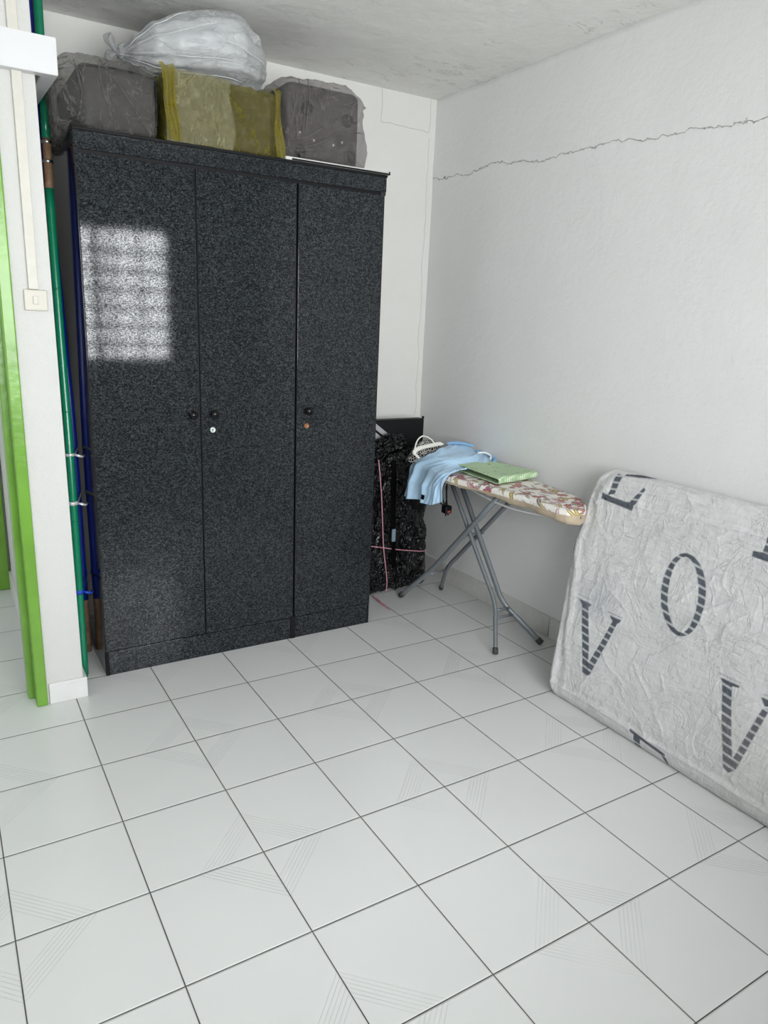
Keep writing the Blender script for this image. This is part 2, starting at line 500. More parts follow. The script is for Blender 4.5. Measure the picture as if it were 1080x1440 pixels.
bm = bmesh.new()          # slightly uneven slab underside
n = 60
g = [[bm.verts.new((XL-.2+(XR-XL+.4)*i/n, YW-.2+(CYE-YW+.5)*j/n, 0)) for j in range(n+1)] for i in range(n+1)]
for row in g:
    for v in row:
        v.co.z = CZ + .005*noise.noise(v.co*1.7)
for i in range(n):
    for j in range(n): bm.faces.new((g[i][j], g[i+1][j], g[i+1][j+1], g[i][j+1]))
r = bmesh.ops.extrude_face_region(bm, geom=bm.faces[:])
for v in r['geom']:
    if isinstance(v, bmesh.types.BMVert): v.co.z = CZ+.15
struct(from_bm('ceiling', bm, M['ceil'], smooth=True))

# right wall with a shallow swelling of the plaster along the crack
bm = bmesh.new(); ny, nzz = 90, 60
g = []
for i in range(ny+1):
    row = []
    for j in range(nzz+1):
        y = YW-.2+(YB+.12-YW+.2)*i/ny; z = (CZ+.02)*j/nzz
        x = XR + .004*noise.noise(Vector((0, y*1.3, z*1.1)))
        zc = 2.078+.018*y
        if z > zc-.02: x -= .011*min(1, max(0, (z-zc+.02)/.04))*math.exp(-max(0, z-zc-.05)/.14)*(.35+.65*min(1, max(0, (.75-y)/.9)))
        row.append(bm.verts.new((x, y, z)))
    g.append(row)
for i in range(ny):
    for j in range(nzz): bm.faces.new((g[i][j], g[i+1][j], g[i+1][j+1], g[i][j+1]))
r = bmesh.ops.extrude_face_region(bm, geom=bm.faces[:])
for v in r['geom']:
    if isinstance(v, bmesh.types.BMVert): v.co.x = XR+.15
struct(from_bm('wall_right', bm, M['wall_r'], smooth=True))
struct(box('wall_back', (XQ, XR+.1), (YB, YB+.12), (0, CZ+.02), M['wall_b']))
wp = struct(box('wall_partition', (XP, XQ), (YD, CYE+.25), (0, CZ+.02), M['wall_p'], bevel=.003))
for v in wp.data.vertices:                     # the plaster edge leans a little
    if v.co.x > .3: v.co.x -= .016*v.co.z/CZ
DX0 = -.64; DH = 2.0
struct(boxes('wall_doorway', [((XL-.1, DX0), (YD, YD+.125), (0, CZ+.02)), ((DX0, XP), (YD, YD+.125), (DH, CZ+.02))], M['wall']))
struct(box('wall_left', (XL-.12, XL), (YW, YD+.05), (0, CZ+.02), M['wall']))
# corridor
struct(boxes('wall_corridor_left', [((CXL-.12, CXL), (YD+.1, .62), (0, CZ+.02)), ((CXL-.12, CXL), (1.36, CYE+.25), (0, CZ+.02)), ((CXL-.12, CXL), (.62, 1.36), (2.05, CZ+.02))], M['wall']))
struct(boxes('wall_corridor_end', [((CXL, -.66), (CYE, CYE+.12), (0, CZ+.02)), ((-.66, XP), (CYE, CYE+.12), (2.0, CZ+.02)), ((.15, XP+.01), (CYE+.03, CYE+.12), (0, CZ+.02))], M['wall']))
struct(box('door_2', (-.62, .11), (CYE+.05, CYE+.09), (0.008, 1.98), M['white_pl'], bevel=.003))
# window wall with its opening behind the camera
WX0, WX1, WZ0, WZ1 = -.55, 1.76, .95, 2.02
struct(boxes('wall_window', [((XL-.12, WX0), (YW-.12, YW), (0, CZ+.02)), ((WX1, XR+.1), (YW-.12, YW), (0, CZ+.02)),
                             ((WX0, WX1), (YW-.12, YW), (0, WZ0)), ((WX0, WX1), (YW-.12, YW), (WZ1, CZ+.02))], M['wall']))
w1 = struct(boxes('window_1', [((WX0, WX1), (YW-.08, YW-.03), (WZ0, WZ0+.035)), ((WX0, WX1), (YW-.08, YW-.03), (WZ1-.035, WZ1)),
                        ((WX0, WX0+.035), (YW-.08, YW-.03), (WZ0, WZ1)), ((WX1-.035, WX1), (YW-.08, YW-.03), (WZ0, WZ1)),
                        ((-.02, .02), (YW-.08, YW-.03), (WZ0, WZ1)), ((.58, .62), (YW-.08, YW-.03), (WZ0, WZ1)), ((1.14, 1.19), (YW-.08, YW-.03), (WZ0, WZ1))], M['alu']))
for a, b in ((WX0+.035, -.02), (.02, .58), (.62, 1.14), (1.19, WX1-.035)):
    box('window_pane', (a, b), (YW-.058, YW-.052), (WZ0+.035, WZ1-.035), M['glass'], w1)
boxes('window_grille', [((WX0, WX1), (YW-.024, YW-.008), (WZ0+.145*k-.016, WZ0+.145*k+.016)) for k in range(1, 7)] +
      [((x-.009, x+.009), (YW-.022, YW-.010), (WZ0, WZ1)) for x in (-.36, .30, .90, 1.24, 1.30, 1.50)], M['grille'], w1)

# door frame (green gloss jambs) and the far one in the corridor
def jamb(bm, x, y0, s, h):
    """stepped jamb; s=+1 the opening is on its left"""
    bm_box(bm, (x-.036*s, x), (y0-.012, y0+.05), (0, h), .004)
    bm_box(bm, (x-.030*s, x), (y0+.05, y0+.062), (0, h), .001)
    bm_box(bm, (x-.056*s, x), (y0+.062, y0+.137), (0, h), .004)
bm = bmesh.new()
jamb(bm, XP, YD, 1, DH); jamb(bm, DX0, YD, -1, DH)
bm_box(bm, (DX0+.036, XP-.036), (YD-.012, YD+.137), (DH-.04, DH), .003)
struct(from_bm('door_1', bm, M['green']))
bm = bmesh.new()
bm_box(bm, (.10, .197), (CYE-.03, CYE+.1), (0, 2.0), .006); bm_box(bm, (-.66, -.61), (CYE-.02, CYE+.1), (0, 2.0), .004); bm_box(bm, (-.61, .10), (CYE-.02, CYE+.1), (1.95, 2.0), .003)
struct(from_bm('door_3', bm, M['green']))

# skirtings
sk = []
ys = [YB, .78, .48, .18, -.12, -.42, -.72, -1.02, -1.32, -1.62, -1.92, -2.22, -2.52, -2.82, -3.12, YW]
ys = [YB, .60, .235, -.215] + [-.215-.3*k for k in range(1, 11)] + [YW]
for a, b in zip(ys, ys[1:]): sk.append(((XR-.012, XR+.004), (b+.0018, a-.0018), (0, .098)))
struct(boxes('baseboard_right', sk, M['skirt'], bevel=.0025))
xs = [XQ, .6, .9, 1.2, 1.5, 1.8, 2.1, XR-.012]
struct(boxes('baseboard_back', [((a+.001, b-.001), (YB-.012, YB+.004), (0, .098)) for a, b in zip(xs, xs[1:])], M['skirt'], bevel=.0025))
struct(box('baseboard_pillar', (.212, XQ+.012), (YD-.010, YD+.11), (0, .079), M['skirt_w'], bevel=.003))
struct(boxes('baseboard_corridor', [((XP-.012, XP+.004), (a+.001, b-.001), (0, .098)) for a, b in ((.315, .6), (.6, .9), (.9, 1.2), (1.2, CYE-.03))], M['skirt'], bevel=.0025))

# ------------------------------------------------------------------ wall fittings on the pillar
o = empty('light_switch', (.27, YD, 1.408), 'ivory single light switch on the white pillar beside the green door frame', 'light switch')
box('switch_plate', (.236, .304), (YD-.010, YD+.001), (1.376, 1.440), M['ivory'], o, .003)
box('rocker', (.261, .277), (YD-.0145, YD-.009), (1.395, 1.421), M['trunk'], o, .002)
tag(box('cable_trunking', (.251, .280), (YD-.013, YD+.001), (1.441, CZ), M['trunk'], bevel=.002),
    'thin painted cable cover running down the white pillar to the switch', 'cable cover')
bm = bmesh.new()
pts = [(-.80, .132), (.375, .132), (.361, .90), (.3305, .90), (.3305, .1715), (-.80, .1715)]
vs = [bm.verts.new((x, y, 2.053)) for x, y in pts]
f = bm.faces.new(vs)
r = bmesh.ops.extrude_face_region(bm, geom=[f])
for v in r['geom']:
    if isinstance(v, bmesh.types.BMVert): v.co.z = 2.153
bmesh.ops.bevel(bm, geom=bm.edges[:], offset=.0015, segments=2, affect='EDGES')
tag(from_bm('pipe_casing', bm, M['white_pl']), 'white boxed casing wrapping the top of the pillar above the switch', 'casing')

# ------------------------------------------------------------------ laundry poles
def polyseg(P, z0, z1, k=8):
    S = smooth_path(P, 10); zs = [p.z for p in S]
    def at(z):
        for a, b in zip(S, S[1:]):
            if a.z <= z <= b.z:
                t = (z-a.z)/max(b.z-a.z, 1e-6); return a.lerp(b, t)
        return S[0] if z < S[0].z else S[-1]
    return [at(z0+(z1-z0)*i/k) for i in range(k+1)], at

P1 = [(.356, .322, .001), (.370, .40, .836), (.374, .45, 1.219), (.377, .49, 1.681), (.381, .51, 1.822), (.388, .545, 1.983), (.393, .572, 2.142), (.397, .58, 2.465)]
o = empty('laundry_pole', (.356, .322, 0), 'green plastic-sleeved laundry pole standing against the pillar, open-ended at the floor', 'pole', 'laundry poles')
r0 = .0150
seg, at1 = polyseg(P1, .012, 1.785, 24); tube('sleeve', seg, r0, M['pole_g'], o, 16)
seg, _ = polyseg(P1, 1.785, 1.95, 6); tube('bamboo_section', seg, r0*.97, M['bamboo'], o, 16)
seg, _ = polyseg(P1, 1.95, 2.465, 8); tube('sleeve', seg, r0, M['pole_g'], o, 16)
seg, _ = polyseg(P1, .001, .012, 2); tube('sleeve_end', seg, r0*.8, M['pole_g'], o, 16)
for z in (1.875, 1.94):
    p = at1(z); lathe('ring', p-Vector((0, 0, .005)), (0, 0, 1), [(0, r0), (0, r0+.003), (.01, r0+.003), (.01, r0)], M['steel'], o)
for z in (.62, 1.02, 1.45):
    p = at1(z); lathe('node', p-Vector((0, 0, .003)), (0, 0, 1), [(0, r0), (.003, r0+.0012), (.006, r0)], M['pole_g'], o)
P2 = [(.411, .55, .002), (.409, .55, .232), (.410, .56, .887), (.403, .57, 1.212), (.396, .585, 1.519), (.385, .62, 2.064), (.379, .64, 2.465)]
o = empty('laundry_pole', (.411, .55, 0), 'blue plastic-sleeved laundry pole with a brown bamboo foot, tucked beside the wardrobe', 'pole', 'laundry poles')
r1_ = .0138
seg, at2 = polyseg(P2, .232, 2.465, 24); tube('sleeve', seg, r1_, M['pole_b'], o, 16)
seg, _ = polyseg(P2, .002, .232, 6); tube('bamboo_foot', seg, r1_*.92, M['bamboo'], o, 16)
for z in (.10, .18):
    p = at2(z); lathe('node', p-Vector((0, 0, .003)), (0, 0, 1), [(0, r1_*.9), (.003, r1_+.001), (.006, r1_*.9)], M['bamboo'], o)

def tie(name, z, label, mat, wid, r=.0026):
    """band looped round both poles, its twisted tail towards the room"""
    a, b = at1(z), at2(z)
    d = (b-a); d.z = 0; L = d.length; d.normalize(); nn = Vector((-d.y, d.x, 0))
    V, F = [], []; pts = []
    ra, rb = r0+.0022, r1_+.0022
    for k in range(13): t = PI/2+PI*k/12; pts.append(a+ra*(math.cos(t)*d+math.sin(t)*nn))
    for k in range(13): t = -PI/2+PI*k/12; pts.append(b+rb*(math.cos(t)*d+math.sin(t)*nn))
    m = len(pts)
    for i, p in enumerate(pts):
        q = .0018*noise.noise(p*90)
        c = (p-(a+b)/2).normalized()*.0012
        for dz in (-wid/2, wid/2): V.append(p+Vector((0, 0, dz+q))); V.append(p+c+Vector((0, 0, dz+q)))
    for i in range(m):
        A, B = 4*i, 4*((i+1) % m)
        F += [(A, B, B+2, A+2), (A+1, A+3, B+3, B+1), (A, A+1, B+1, B), (A+2, B+2, B+3, A+3)]
    k0 = a+Vector((.016, -.013, 0))
    v, f = tube_vf([k0, k0+Vector((.012, -.004, -.004)), k0+Vector((.026, .004, -.010)), k0+Vector((.034, .02, -.008))], [.004, .0055, .004, .005], 8, len(V)); V += v; F += f
    return tag(mesh(name, V, F, mat), label, 'tie', 'ties round the laundry poles')
tie('pole_tie', .865, 'narrow silvery tie holding the laundry poles together, upper of the two silvery ties', M['tape'], .010)
tie('pole_tie', .685, 'crumpled silvery tape tie round the laundry poles, lower of the two silvery ties', M['tape'], .014)
tie('pole_tie', .345, 'blue raffia string tied round the laundry poles near the floor', M['ribbon'], .016)

# ------------------------------------------------------------------ wardrobe
WXa, WXb, YF = .432, 1.616, .292
ward = empty('wardrobe', ((WXa+WXb)/2, .6, 0), 'tall three-door wardrobe in black granite-look laminate with round knobs', 'wardrobe')
dT = .018; yb = .93; yc = YF+dT
boxes('carcass', [((WXa, WXa+.018), (YF+.002, yb), (0, 1.953)), ((WXb-.018, WXb), (YF+.002, yb), (0, 1.957)), ((1.212, 1.236), (yc, yb), (.1, 1.95)),
                  ((WXa+.018, WXb-.018), (yc, yb), (.09, .108)), ((WXa+.018, WXb-.018), (yb-.008, yb), (.1, 1.95)), ((WXa+.018, WXb-.018), (yc, yb), (1.935, 1.953))], M['side'], ward, .0012)
boxes('fascia', [((WXa+.003, WXb+.006), (YF-.001, YF+.02), (1.892, 1.948))], M['lam'], ward, .0015)
boxes('top_edging', [((WXa-.001, WXb+.008), (YF-.004, YF+.02), (1.948, 1.957)), ((WXa+.002, WXb+.006), (YF+.003, YF+.016), (1.880, 1.892))], M['edge'], ward, .001)
boxes('plinth', [((WXa+.014, 1.212), (YF+.001, YF+.016), (0, .098)), ((1.236, WXb-.010), (YF+.001, YF+.016), (0, .098))], M['lam'], ward, .001)
for px0, px1, py0, ph in ((WXa, WXa+.013, -.001, .100), (1.2125, 1.2355, -.003, .103), (WXb-.0098, WXb-.003, -.0005, .098)):
    box('plinth_post', (px0, px1), (YF+py0, YF+.016), (0, ph), M['edge'], ward, .001)
for x0, x1, side, zb in ((WXa+.004, .8275, 'r', .102), (.8345, 1.2225, 'l', .101), (1.2335, WXb-.002, 'l', .101)):
    d = box('door', (x0, x1), (YF, YF+dT), (zb, 1.880), M['lam'], ward, .0012)
    boxes('door_edging', [((x0-.0022, x0-.0002), (YF+.001, YF+dT), (zb, 1.880)), ((x1+.0002, x1+.0022), (YF+.001, YF+dT), (zb, 1.880))], M['edge'], d)
    kx = {.4: 0}.get(0, 0)
    kx = .797 if side == 'r' else (.880 if x0 < 1 else 1.281)
    lathe('knob', (kx, YF, 1.014 if kx > .8 else 1.013), (0, -1, 0), [(0, .013), (.003, .0135), (.005, .008), (.012, .0075), (.015, .012), (.020, .0165), (.026, .0165), (.031, .012), (.034, .004)], M['knob'], d)
    if side == 'l':
        lathe('lock', (kx-.003, YF, .951), (0, -1, 0), [(0, .0105), (.003, .0105), (.0042, .009), (.0038, .006), (.0025, .005)], M['chrome'] if kx < 1 else M['copper'], d)
        if kx < 1: box('keyhole', (kx-.0042, kx-.0018), (YF-.0042, YF-.002), (.946, .956), M['black'], d)
o = empty('shelf_board', (1.40, .6, 1.957), 'thin dark-edged pale board lying on the wardrobe under the brownish wrapped suitcase', 'board')
box('board', (1.175, 1.630), (YF-.006, .88), (1.9575, 1.9685), M['ply'], o, .002)
boxes('edge_strip', [((1.628, 1.6335), (YF-.008, .88), (1.9575, 1.970)), ((1.20, 1.6335), (YF-.0095, YF-.0061), (1.9575, 1.9635))], M['edge'], o, .001)

# ------------------------------------------------------------------ things on the wardrobe
TOP = 1.9575
def film_shell(name, c, h, r, n, amp, s, seed, mat, parent, warp=None):
    V, F = rbox(h, r, n)
    V = V+np.array(c)
    bm = crumple(V, F, amp, s, seed)
    for v in bm.verts:
        if warp: v.co = warp(v.co.copy())
        v.co.z = max(v.co.z, TOP+.0005 if v.co.x > WXa else v.co.z)
    return from_bm(name, bm, mat, parent, True)

def suitcase(parent, x, y, z, mat, name='suitcase'):
    bm = bmesh.new(); bm_box(bm, x, y, z, .03, 5)
    return from_bm(name, bm, mat, parent, True)

# a: grey suitcase in clear plastic, its loose bag mouth hanging over the left edge
o = empty('wrapped_suitcase', (.57, .58, TOP), 'dark grey suitcase in clear plastic on the wardrobe, next to the pillar', 'suitcase', 'wrapped luggage on the wardrobe')
b = suitcase(o, (.465, .722), (.335, .80), (TOP+.004, 2.165), M['case_grey'])
tubes('piping', [(smooth_path([(.475, .334, 2.0), (.474, .333, 2.12), (.490, .333, 2.150), (.6, .332, 2.155), (.70, .333, 2.150), (.715, .333, 2.12), (.714, .334, 2.0)], 6), .004)], M['black'], b)
def warpa(p):
    if p.x < .47:
        t = min(1, (.47-p.x)/.06)
        p.x -= .028*t*(1+.6*noise.noise(p*9))
        if p.z < 2.06: p.z -= .05*t*(1-max(0, (p.z-TOP)/.1)) if p.x < WXa-.004 else 0
        p.z -= .03*t*t if p.z > 2.10 else 0
    return p
film_shell('plastic_cover', (.567, .575, 2.071), (.154, .262, .113), .045, (46, 50, 36), .011, 16, 1.3, M['film'], o, warpa)
tubes('fold', [(smooth_path([(.452, .312, 2.155), (.470, .308, 2.06), (.452, .306, 1.975)], 8), [.003]*17),
               (smooth_path([(.53, .310, 2.17), (.60, .306, 2.09), (.68, .305, 1.972)], 8), [.002]*17),
               (smooth_path([(.40, .36, 2.12), (.385, .35, 2.04), (.405, .34, 1.975), (.428, .318, 1.966)], 6), [.004]*19)], M['film'], o)

# b: yellow wrapped bundle
o = empty('wrapped_bundle', (.95, .58, TOP), 'boxy bundle wrapped in yellow plastic, in the middle of the wardrobe top', 'bundle', 'wrapped luggage on the wardrobe')
bm = bmesh.new(); bm_box(bm, (.755, 1.14), (.335, .80), (TOP+.004, 2.172), .012, 3)
from_bm('box', bm, M['case_olive'], o, True)
film_shell('plastic_cover', (.948, .565, 2.070), (.212, .256, .112), .018, (50, 50, 30), .008, 15, 4.1, M['film_y'], o)
# looser paler layer folded over the left part
V, F = [], []; nu, nv = 34, 26
for i in range(nu+1):
    for j in range(nv+1):
        u, v = i/nu, j/nv
        x = .737+(.985-.737+.012*math.sin(v*6))*u
        z = TOP+.001+(2.191-TOP)*v
        y = .300-.012*math.sin(PI*u)*(.4+.6*v)-.006*wrinkle((x*1.2, 0, z*.35), 11, 2.2)
        if u > .93: y += .03*((u-.93)/.07)**2
        if v > .93: y += .03*((v-.93)/.07)**2
        V.append((x, y, z))
for i in range(nu):
    for j in range(nv): a = i*(nv+1)+j; F.append((a, a+nv+1, a+nv+2, a+1))
mesh('plastic_flap', V, F, M['film_y2'], o)
def pleats(name, top, bot, w0, w1, n, amp, y0, mat):
    V, F = [], []; nu, nv = 60, 24
    for i in range(nu+1):
        for j in range(nv+1):
            u, v = i/nu, j/nv
            xa, za = top; xb, zb = bot
            x = xa+(xb-xa)*v+(w0+(w1-w0)*v)*(u-.5)+.004*math.sin(v*7+u*2)
            y = y0+amp*math.sin(u*2*PI*n+1.2*math.sin(v*4))*(.6+.4*math.sin(v*PI))+(.02*((.07-v)/.07) if v < .07 else 0)
            V.append((x, y, za+(zb-za)*v+.004*math.sin(u*9)*(1-v)))
    for i in range(nu):
        for j in range(nv): a = i*(nv+1)+j; F.append((a, a+nv+1, a+nv+2, a+1))
    return mesh(name, V, F, mat, o)
pleats('gathered_edge', (.742, 2.196), (.762, 1.9605), .050, .034, 3, .006, .283, M['film_ye'])
pleats('gathered_edge', (1.142, 2.188), (1.156, 1.9605), .020, .034, 2, .005, .290, M['film_ye'])

# c: brownish suitcase with its wheels towards the room
o = empty('wrapped_suitcase', (1.37, .6, TOP+.012), 'brownish-grey suitcase in plastic at the right end of the wardrobe, wheels towards the room', 'suitcase', 'wrapped luggage on the wardrobe')
Z0 = TOP+.0125
b = suitcase(o, (1.205, 1.520), (.345, .80), (Z0, 2.245), M['case_brown'])
for x, z in ((1.285, 2.155), (1.460, 2.140), (1.262, 2.005), (1.475, 2.010)):
    lathe('wheel', (x, .346, z), (0, -1, 0), [(0, .024), (.010, .024), (.014, .018), (.014, .008), (.012, .005)], M['black'], b)
for x, z in ((1.258, 2.070), (1.318, 2.050), (1.402, 2.045), (1.440, 2.060)):
    lathe('stud', (x, .345, z), (0, -1, 0), [(0, .0045), (.002, .0045), (.004, .002)], M['trim_w'], b, 12)
def warpc(p):
    t = (p.z-Z0)/.29
    p.x += (.02*(1-t) if p.x > 1.37 else -.012*(1-t))
    if p.x > 1.45 and t > .75: p.z -= .03*(t-.75)/.25*(p.x-1.45)/.08
    if p.y < .40 and t > .5: p.y += .012*(t-.5)
    p.z = max(p.z, Z0)
    return p
film_shell('plastic_cover', (1.362, .580, Z0+.148), (.176, .262, .146), .035, (46, 50, 40), .010, 13, 7.7, M['film_b'], o, warpc)
fl = []
for p in ([(1.195, .305, 2.03), (1.29, .312, 2.06), (1.44, .324, 2.165)], [(1.20, .306, 2.005), (1.31, .308, 2.03), (1.42, .316, 2.09), (1.52, .318, 2.10)],
          [(1.235, .318, 2.245), (1.262, .312, 2.18), (1.255, .306, 2.06)], [(1.21, .318, 2.21), (1.222, .310, 2.14), (1.235, .306, 2.03)], [(1.275, .318, 2.25), (1.283, .314, 2.19), (1.265, .308, 2.07)],
          [(1.22, .304, 1.995), (1.36, .306, 2.02), (1.46, .312, 2.045)]):
    fl.append((smooth_path(p, 8), .0022))
tubes('fold', fl, M['film_b'], o)

# d: white bag lying across them, knotted at its left end
o = empty('tied_plastic_bag', (.90, .50, 2.19), 'white translucent plastic bag with a knotted end, bulging under the ceiling', 'bag')
BC = Vector((.925, .52, 2.325))
def bag_pt(u, t, k=1.0):
    """u 0 (knot, left) .. 1 (right); t angle round"""
    prof = [(0, .012), (.04, .020), (.10, .055), (.2, .093), (.35, .115), (.55, .130), (.72, .132), (.86, .112), (.95, .080), (1, .03)]
    for (a, ra), (b, rb) in zip(prof, prof[1:]):
        if a <= u <= b: q = (u-a)/(b-a); q = q*q*(3-2*q); R = ra+(rb-ra)*q; break
    x = .640+(1.175-.640)*u
    zc = 2.262+.066*math.sin(min(1, u*1.1)*PI*.55)
    if u > .72: zc -= .045*(u-.72)/.28
    c, s = math.cos(t), math.sin(t)
    e = .8
    yy = math.copysign(abs(c)**e, c)*R*1.55*k; zz = math.copysign(abs(s)**e, s)*R*.93*k
    p = Vector((x, .53+yy, zc+zz))
    return p
V, F = [], []; nu, nt = 70, 110
for i in range(nu+1):
    for j in range(nt):
        u, t = i/nu, 2*PI*j/nt
        p = bag_pt(u, t)
        q = Vector((u*2.2, math.cos(t)*2.2, math.sin(t)*2.2))
        gather = math.exp(-u/.10)
        w = .012*(1-abs(noise.noise(Vector((u*1.3, math.cos(t)*2.6, math.sin(t)*2.6+5))))*2.4)*(1-.5*gather)
        w += .006*gather*math.sin(t*13)
        w += .007*(1-abs(noise.noise(Vector((q.x*3, q.y*1.5, q.z*1.5+4))))*2.4)
        ctr = Vector((p.x, .53, 2.30)); d = (p-ctr)
        if d.length > 1e-4: p = p+d.normalized()*(w-.010)
        p.z = min(p.z, CZ-.012); p.z = max(p.z, 2.198 if p.x > .73 else 2.20)
        V.append(p)
for i in range(nu):
    for j in range(nt):
        F.append((i*nt+j, i*nt+(j+1) % nt, (i+1)*nt+(j+1) % nt, (i+1)*nt+j))
F.append(tuple(range(nt))); F.append(tuple(nu*nt+k for k in range(nt)))
mesh('plastic_bag', V, F, M['wbag'], o)
V, F = [], []; nu2, nt2 = 30, 40
for i in range(nu2+1):
    for j in range(nt2):
        u, t = .10+.80*i/nu2, 2*PI*j/nt2
        k = .86*math.sqrt(max(0.0, 1-(2*i/nu2-1)**6))+.02
        p = bag_pt(u, t, k); p.z = max(min(p.z, CZ-.022), 2.208); V.append(p)
for i in range(nu2):
    for j in range(nt2): F.append((i*nt2+j, i*nt2+(j+1) % nt2, (i+1)*nt2+(j+1) % nt2, (i+1)*nt2+j))
F.append(tuple(range(nt2))); F.append(tuple(nu2*nt2+k for k in range(nt2)))
mesh('cushion', V, F, M['pillow'], o)
lathe('knot', (.650, .53, 2.262), (-1, 0, .15), [(-.012, .010), (-.006, .018), (.004, .019), (.010, .012), (.016, .009)], M['wbag'], o)
V, F = [], []
for s, (dy, dz) in enumerate(((-.03, .035), (.01, .05), (.035, -.01))):
    pts = [Vector((.634, .53, 2.264)), Vector((.618, .53+dy*.6, 2.264+dz*.6)), Vector((.606, .53+dy*1.2, 2.264+dz*1.1))]
    v, f = tube_vf(smooth_path(pts, 5), [.006, .008, .010, .012, .014, .016, .018, .018, .017, .016, .014], 10, len(V), (1, .3)); V += v; F += f
mesh('bag_ears', V, F, M['wbag'], o)
fl = []
for t0, t1, ua, ub in ((PI*1.10, PI*1.16, .03, .72), (PI*1.28, PI*1.32, .03, .80), (PI*.98, PI*.92, .03, .55), (PI*.86, PI*.72, .03, .40), (PI*1.40, PI*1.42, .04, .6), (PI*1.02, PI*1.05, .55, .93)):
    pts = []
    for k in range(15):
        q = k/14; u = ua+(ub-ua)*q; p = bag_pt(u, t0+(t1-t0)*q+.03*math.sin(q*9+t0)); d = (p-Vector((p.x, .53, 2.30)))
        p = p+d.normalized()*.003; p.z = max(p.z, 2.2); pts.append(p)
    fl.append((pts, [.0006]+[.0014, .0019, .0022, .0017, .0012, .0018, .0021, .0023, .0018, .0013, .0017, .002, .0014]+[.0006]))
tubes('fold', fl, M['wfold'], o, 6)
bm = bmesh.new(); bm_box(bm, (1.062, 1.098), (.366, .374), (2.262, 2.322), .004)
from_bm('inner_card', bm, M['grey_pl'], o)

# ------------------------------------------------------------------ black bundle and storage bag in the corner
o = empty('storage_bag', (1.93, .78, 0), 'flat upright black case with two grey diagonal stripes, in the corner behind the bin bag', 'bag')
bm = bmesh.new(); bm_box(bm, (1.70, 2.168), (.715, .775), (0.001, .893), .010, 4)
case = from_bm('case', bm, M['black'], o, True)
tubes('piping', [(smooth_path([(2.160, .722, .02), (2.160, .721, .5), (2.158, .722, .87), (2.14, .722, .886), (1.9, .721, .888), (1.71, .722, .886)], 8), .005)], M['edge'], case)
def strip_mesh(name, a, b, w, y, mat, parent, thick=.0016):
    a, b = Vector((a[0], 0, a[1])), Vector((b[0], 0, b[1])); d = (b-a).normalized(); nn = Vector((-d.z, 0, d.x))*w/2
    V = []
    for yy in (y, y-thick):
        for p in (a-nn, a+nn, b+nn, b-nn): V.append((p.x, yy, p.z))
    F = [(0, 1, 2, 3), (4, 5, 6, 7), (0, 1, 5, 4), (1, 2, 6, 5), (2, 3, 7, 6), (3, 0, 4, 7)]
    return mesh(name, V, F, mat, parent, False)
strip_mesh('stripe', (1.842, .8815), (2.03, .743), .024, .7149, M['stripe'], case)
strip_mesh('stripe', (1.790, .860), (1.97, .732), .045, .7149, M['stripe'], case)

o = empty('wrapped_bundle', (1.92, .62, 0), 'tall bundle in a black bin bag tied with pink twine, between wardrobe and ironing board', 'bundle')
V, F = rbox((.235, .058, .352), .035, (96, 24, 150))
V = V+np.array((1.912, .640, .353))
bm = crumple(V, F, .014, 7, 3.3, .95)
bm.normal_update()
for v, c in [(v, v.co+v.normal*.0035*(wrinkle(v.co, 15, 6.1)-.9)) for v in bm.verts]: v.co = c
for v in bm.verts:
    t = v.co.z/.71
    v.co.x += -.012*math.sin(t*3)+(.012*(1-t) if v.co.x > 1.9 else 0)
    v.co.y += .012*noise.noise(v.co*5)
    if t > .8:
        k = (t-.8)/.2; v.co.z += .05*k*max(0, (v.co.x-1.75)/.3)+.02*k*noise.noise(v.co*14)
    v.co.z = max(v.co.z, .001); v.co.y = min(v.co.y, .708); v.co.x = min(v.co.x, 2.158)
bag = from_bm('bin_bag', bm, M['bag'], o, True)
# gathered top of the bag, folded over to the right
V, F = [], []; nu, nt = 22, 60
for i in range(nu+1):
    for j in range(nt):
        u, t = i/nu, 2*PI*j/nt
        R = .075*(1-.45*u)*(1+.22*math.sin(t*9+u*3)+.3*noise.noise(Vector((math.cos(t)*2, math.sin(t)*2, u*4))))
        c = Vector((1.81+.19*u, .655, .715+.085*u+.02*math.sin(u*PI)))
        ax = Vector((.9, 0, .4)); a = Vector((-.4, 0, .9)); b = Vector((0, 1, 0))
        p = c+R*(math.cos(t)*a*.75+math.sin(t)*b*.62)
        p.y = min(p.y, .712); V.append(p)
for i in range(nu):
    for j in range(nt): F.append((i*nt+j, i*nt+(j+1) % nt, (i+1)*nt+(j+1) % nt, (i+1)*nt+j))
F.append(tuple(range(nt))); F.append(tuple(nu*nt+k for k in range(nt)))
mesh('bag_neck', V, F, M['bag'], o)
yf = .571
tubes('twine', [(smooth_path([(1.806, yf, .72), (1.826, yf-.004, .56), (1.842, yf-.003, .40), (1.856, yf-.002, .255), (1.885, yf, .08), (1.890, yf+.01, .004)], 8), .0028),
                (smooth_path([(1.69, yf, .292), (1.80, yf-.003, .272), (1.95, yf-.003, .236), (2.09, yf+.002, .208), (2.132, .585, .203)], 8), .0026),
                (smooth_path([(1.80, .555, .012), (1.793, .526, .005), (1.786, .47, .004), (1.783, .446, .005), (1.785, .374, .004)], 8), .0028),
                (smooth_path([(1.80, .555, .012), (1.800, .51, .005), (1.792, .47, .006), (1.796, .43, .004)], 8), .0024)], M['twine'], o)
tube('strap', smooth_path([(1.897, yf+.005, .71), (1.900, yf-.004, .60), (1.903, yf-.004, .45), (1.911, yf-.004, .28), (1.925, yf-.002, .14)], 8), .015, M['strap'], o, 10, (.25, 1))
box('buckle', (1.896, 1.918), (yf-.016, yf-.006), (.288, .355), M['buckle'], o, .004)

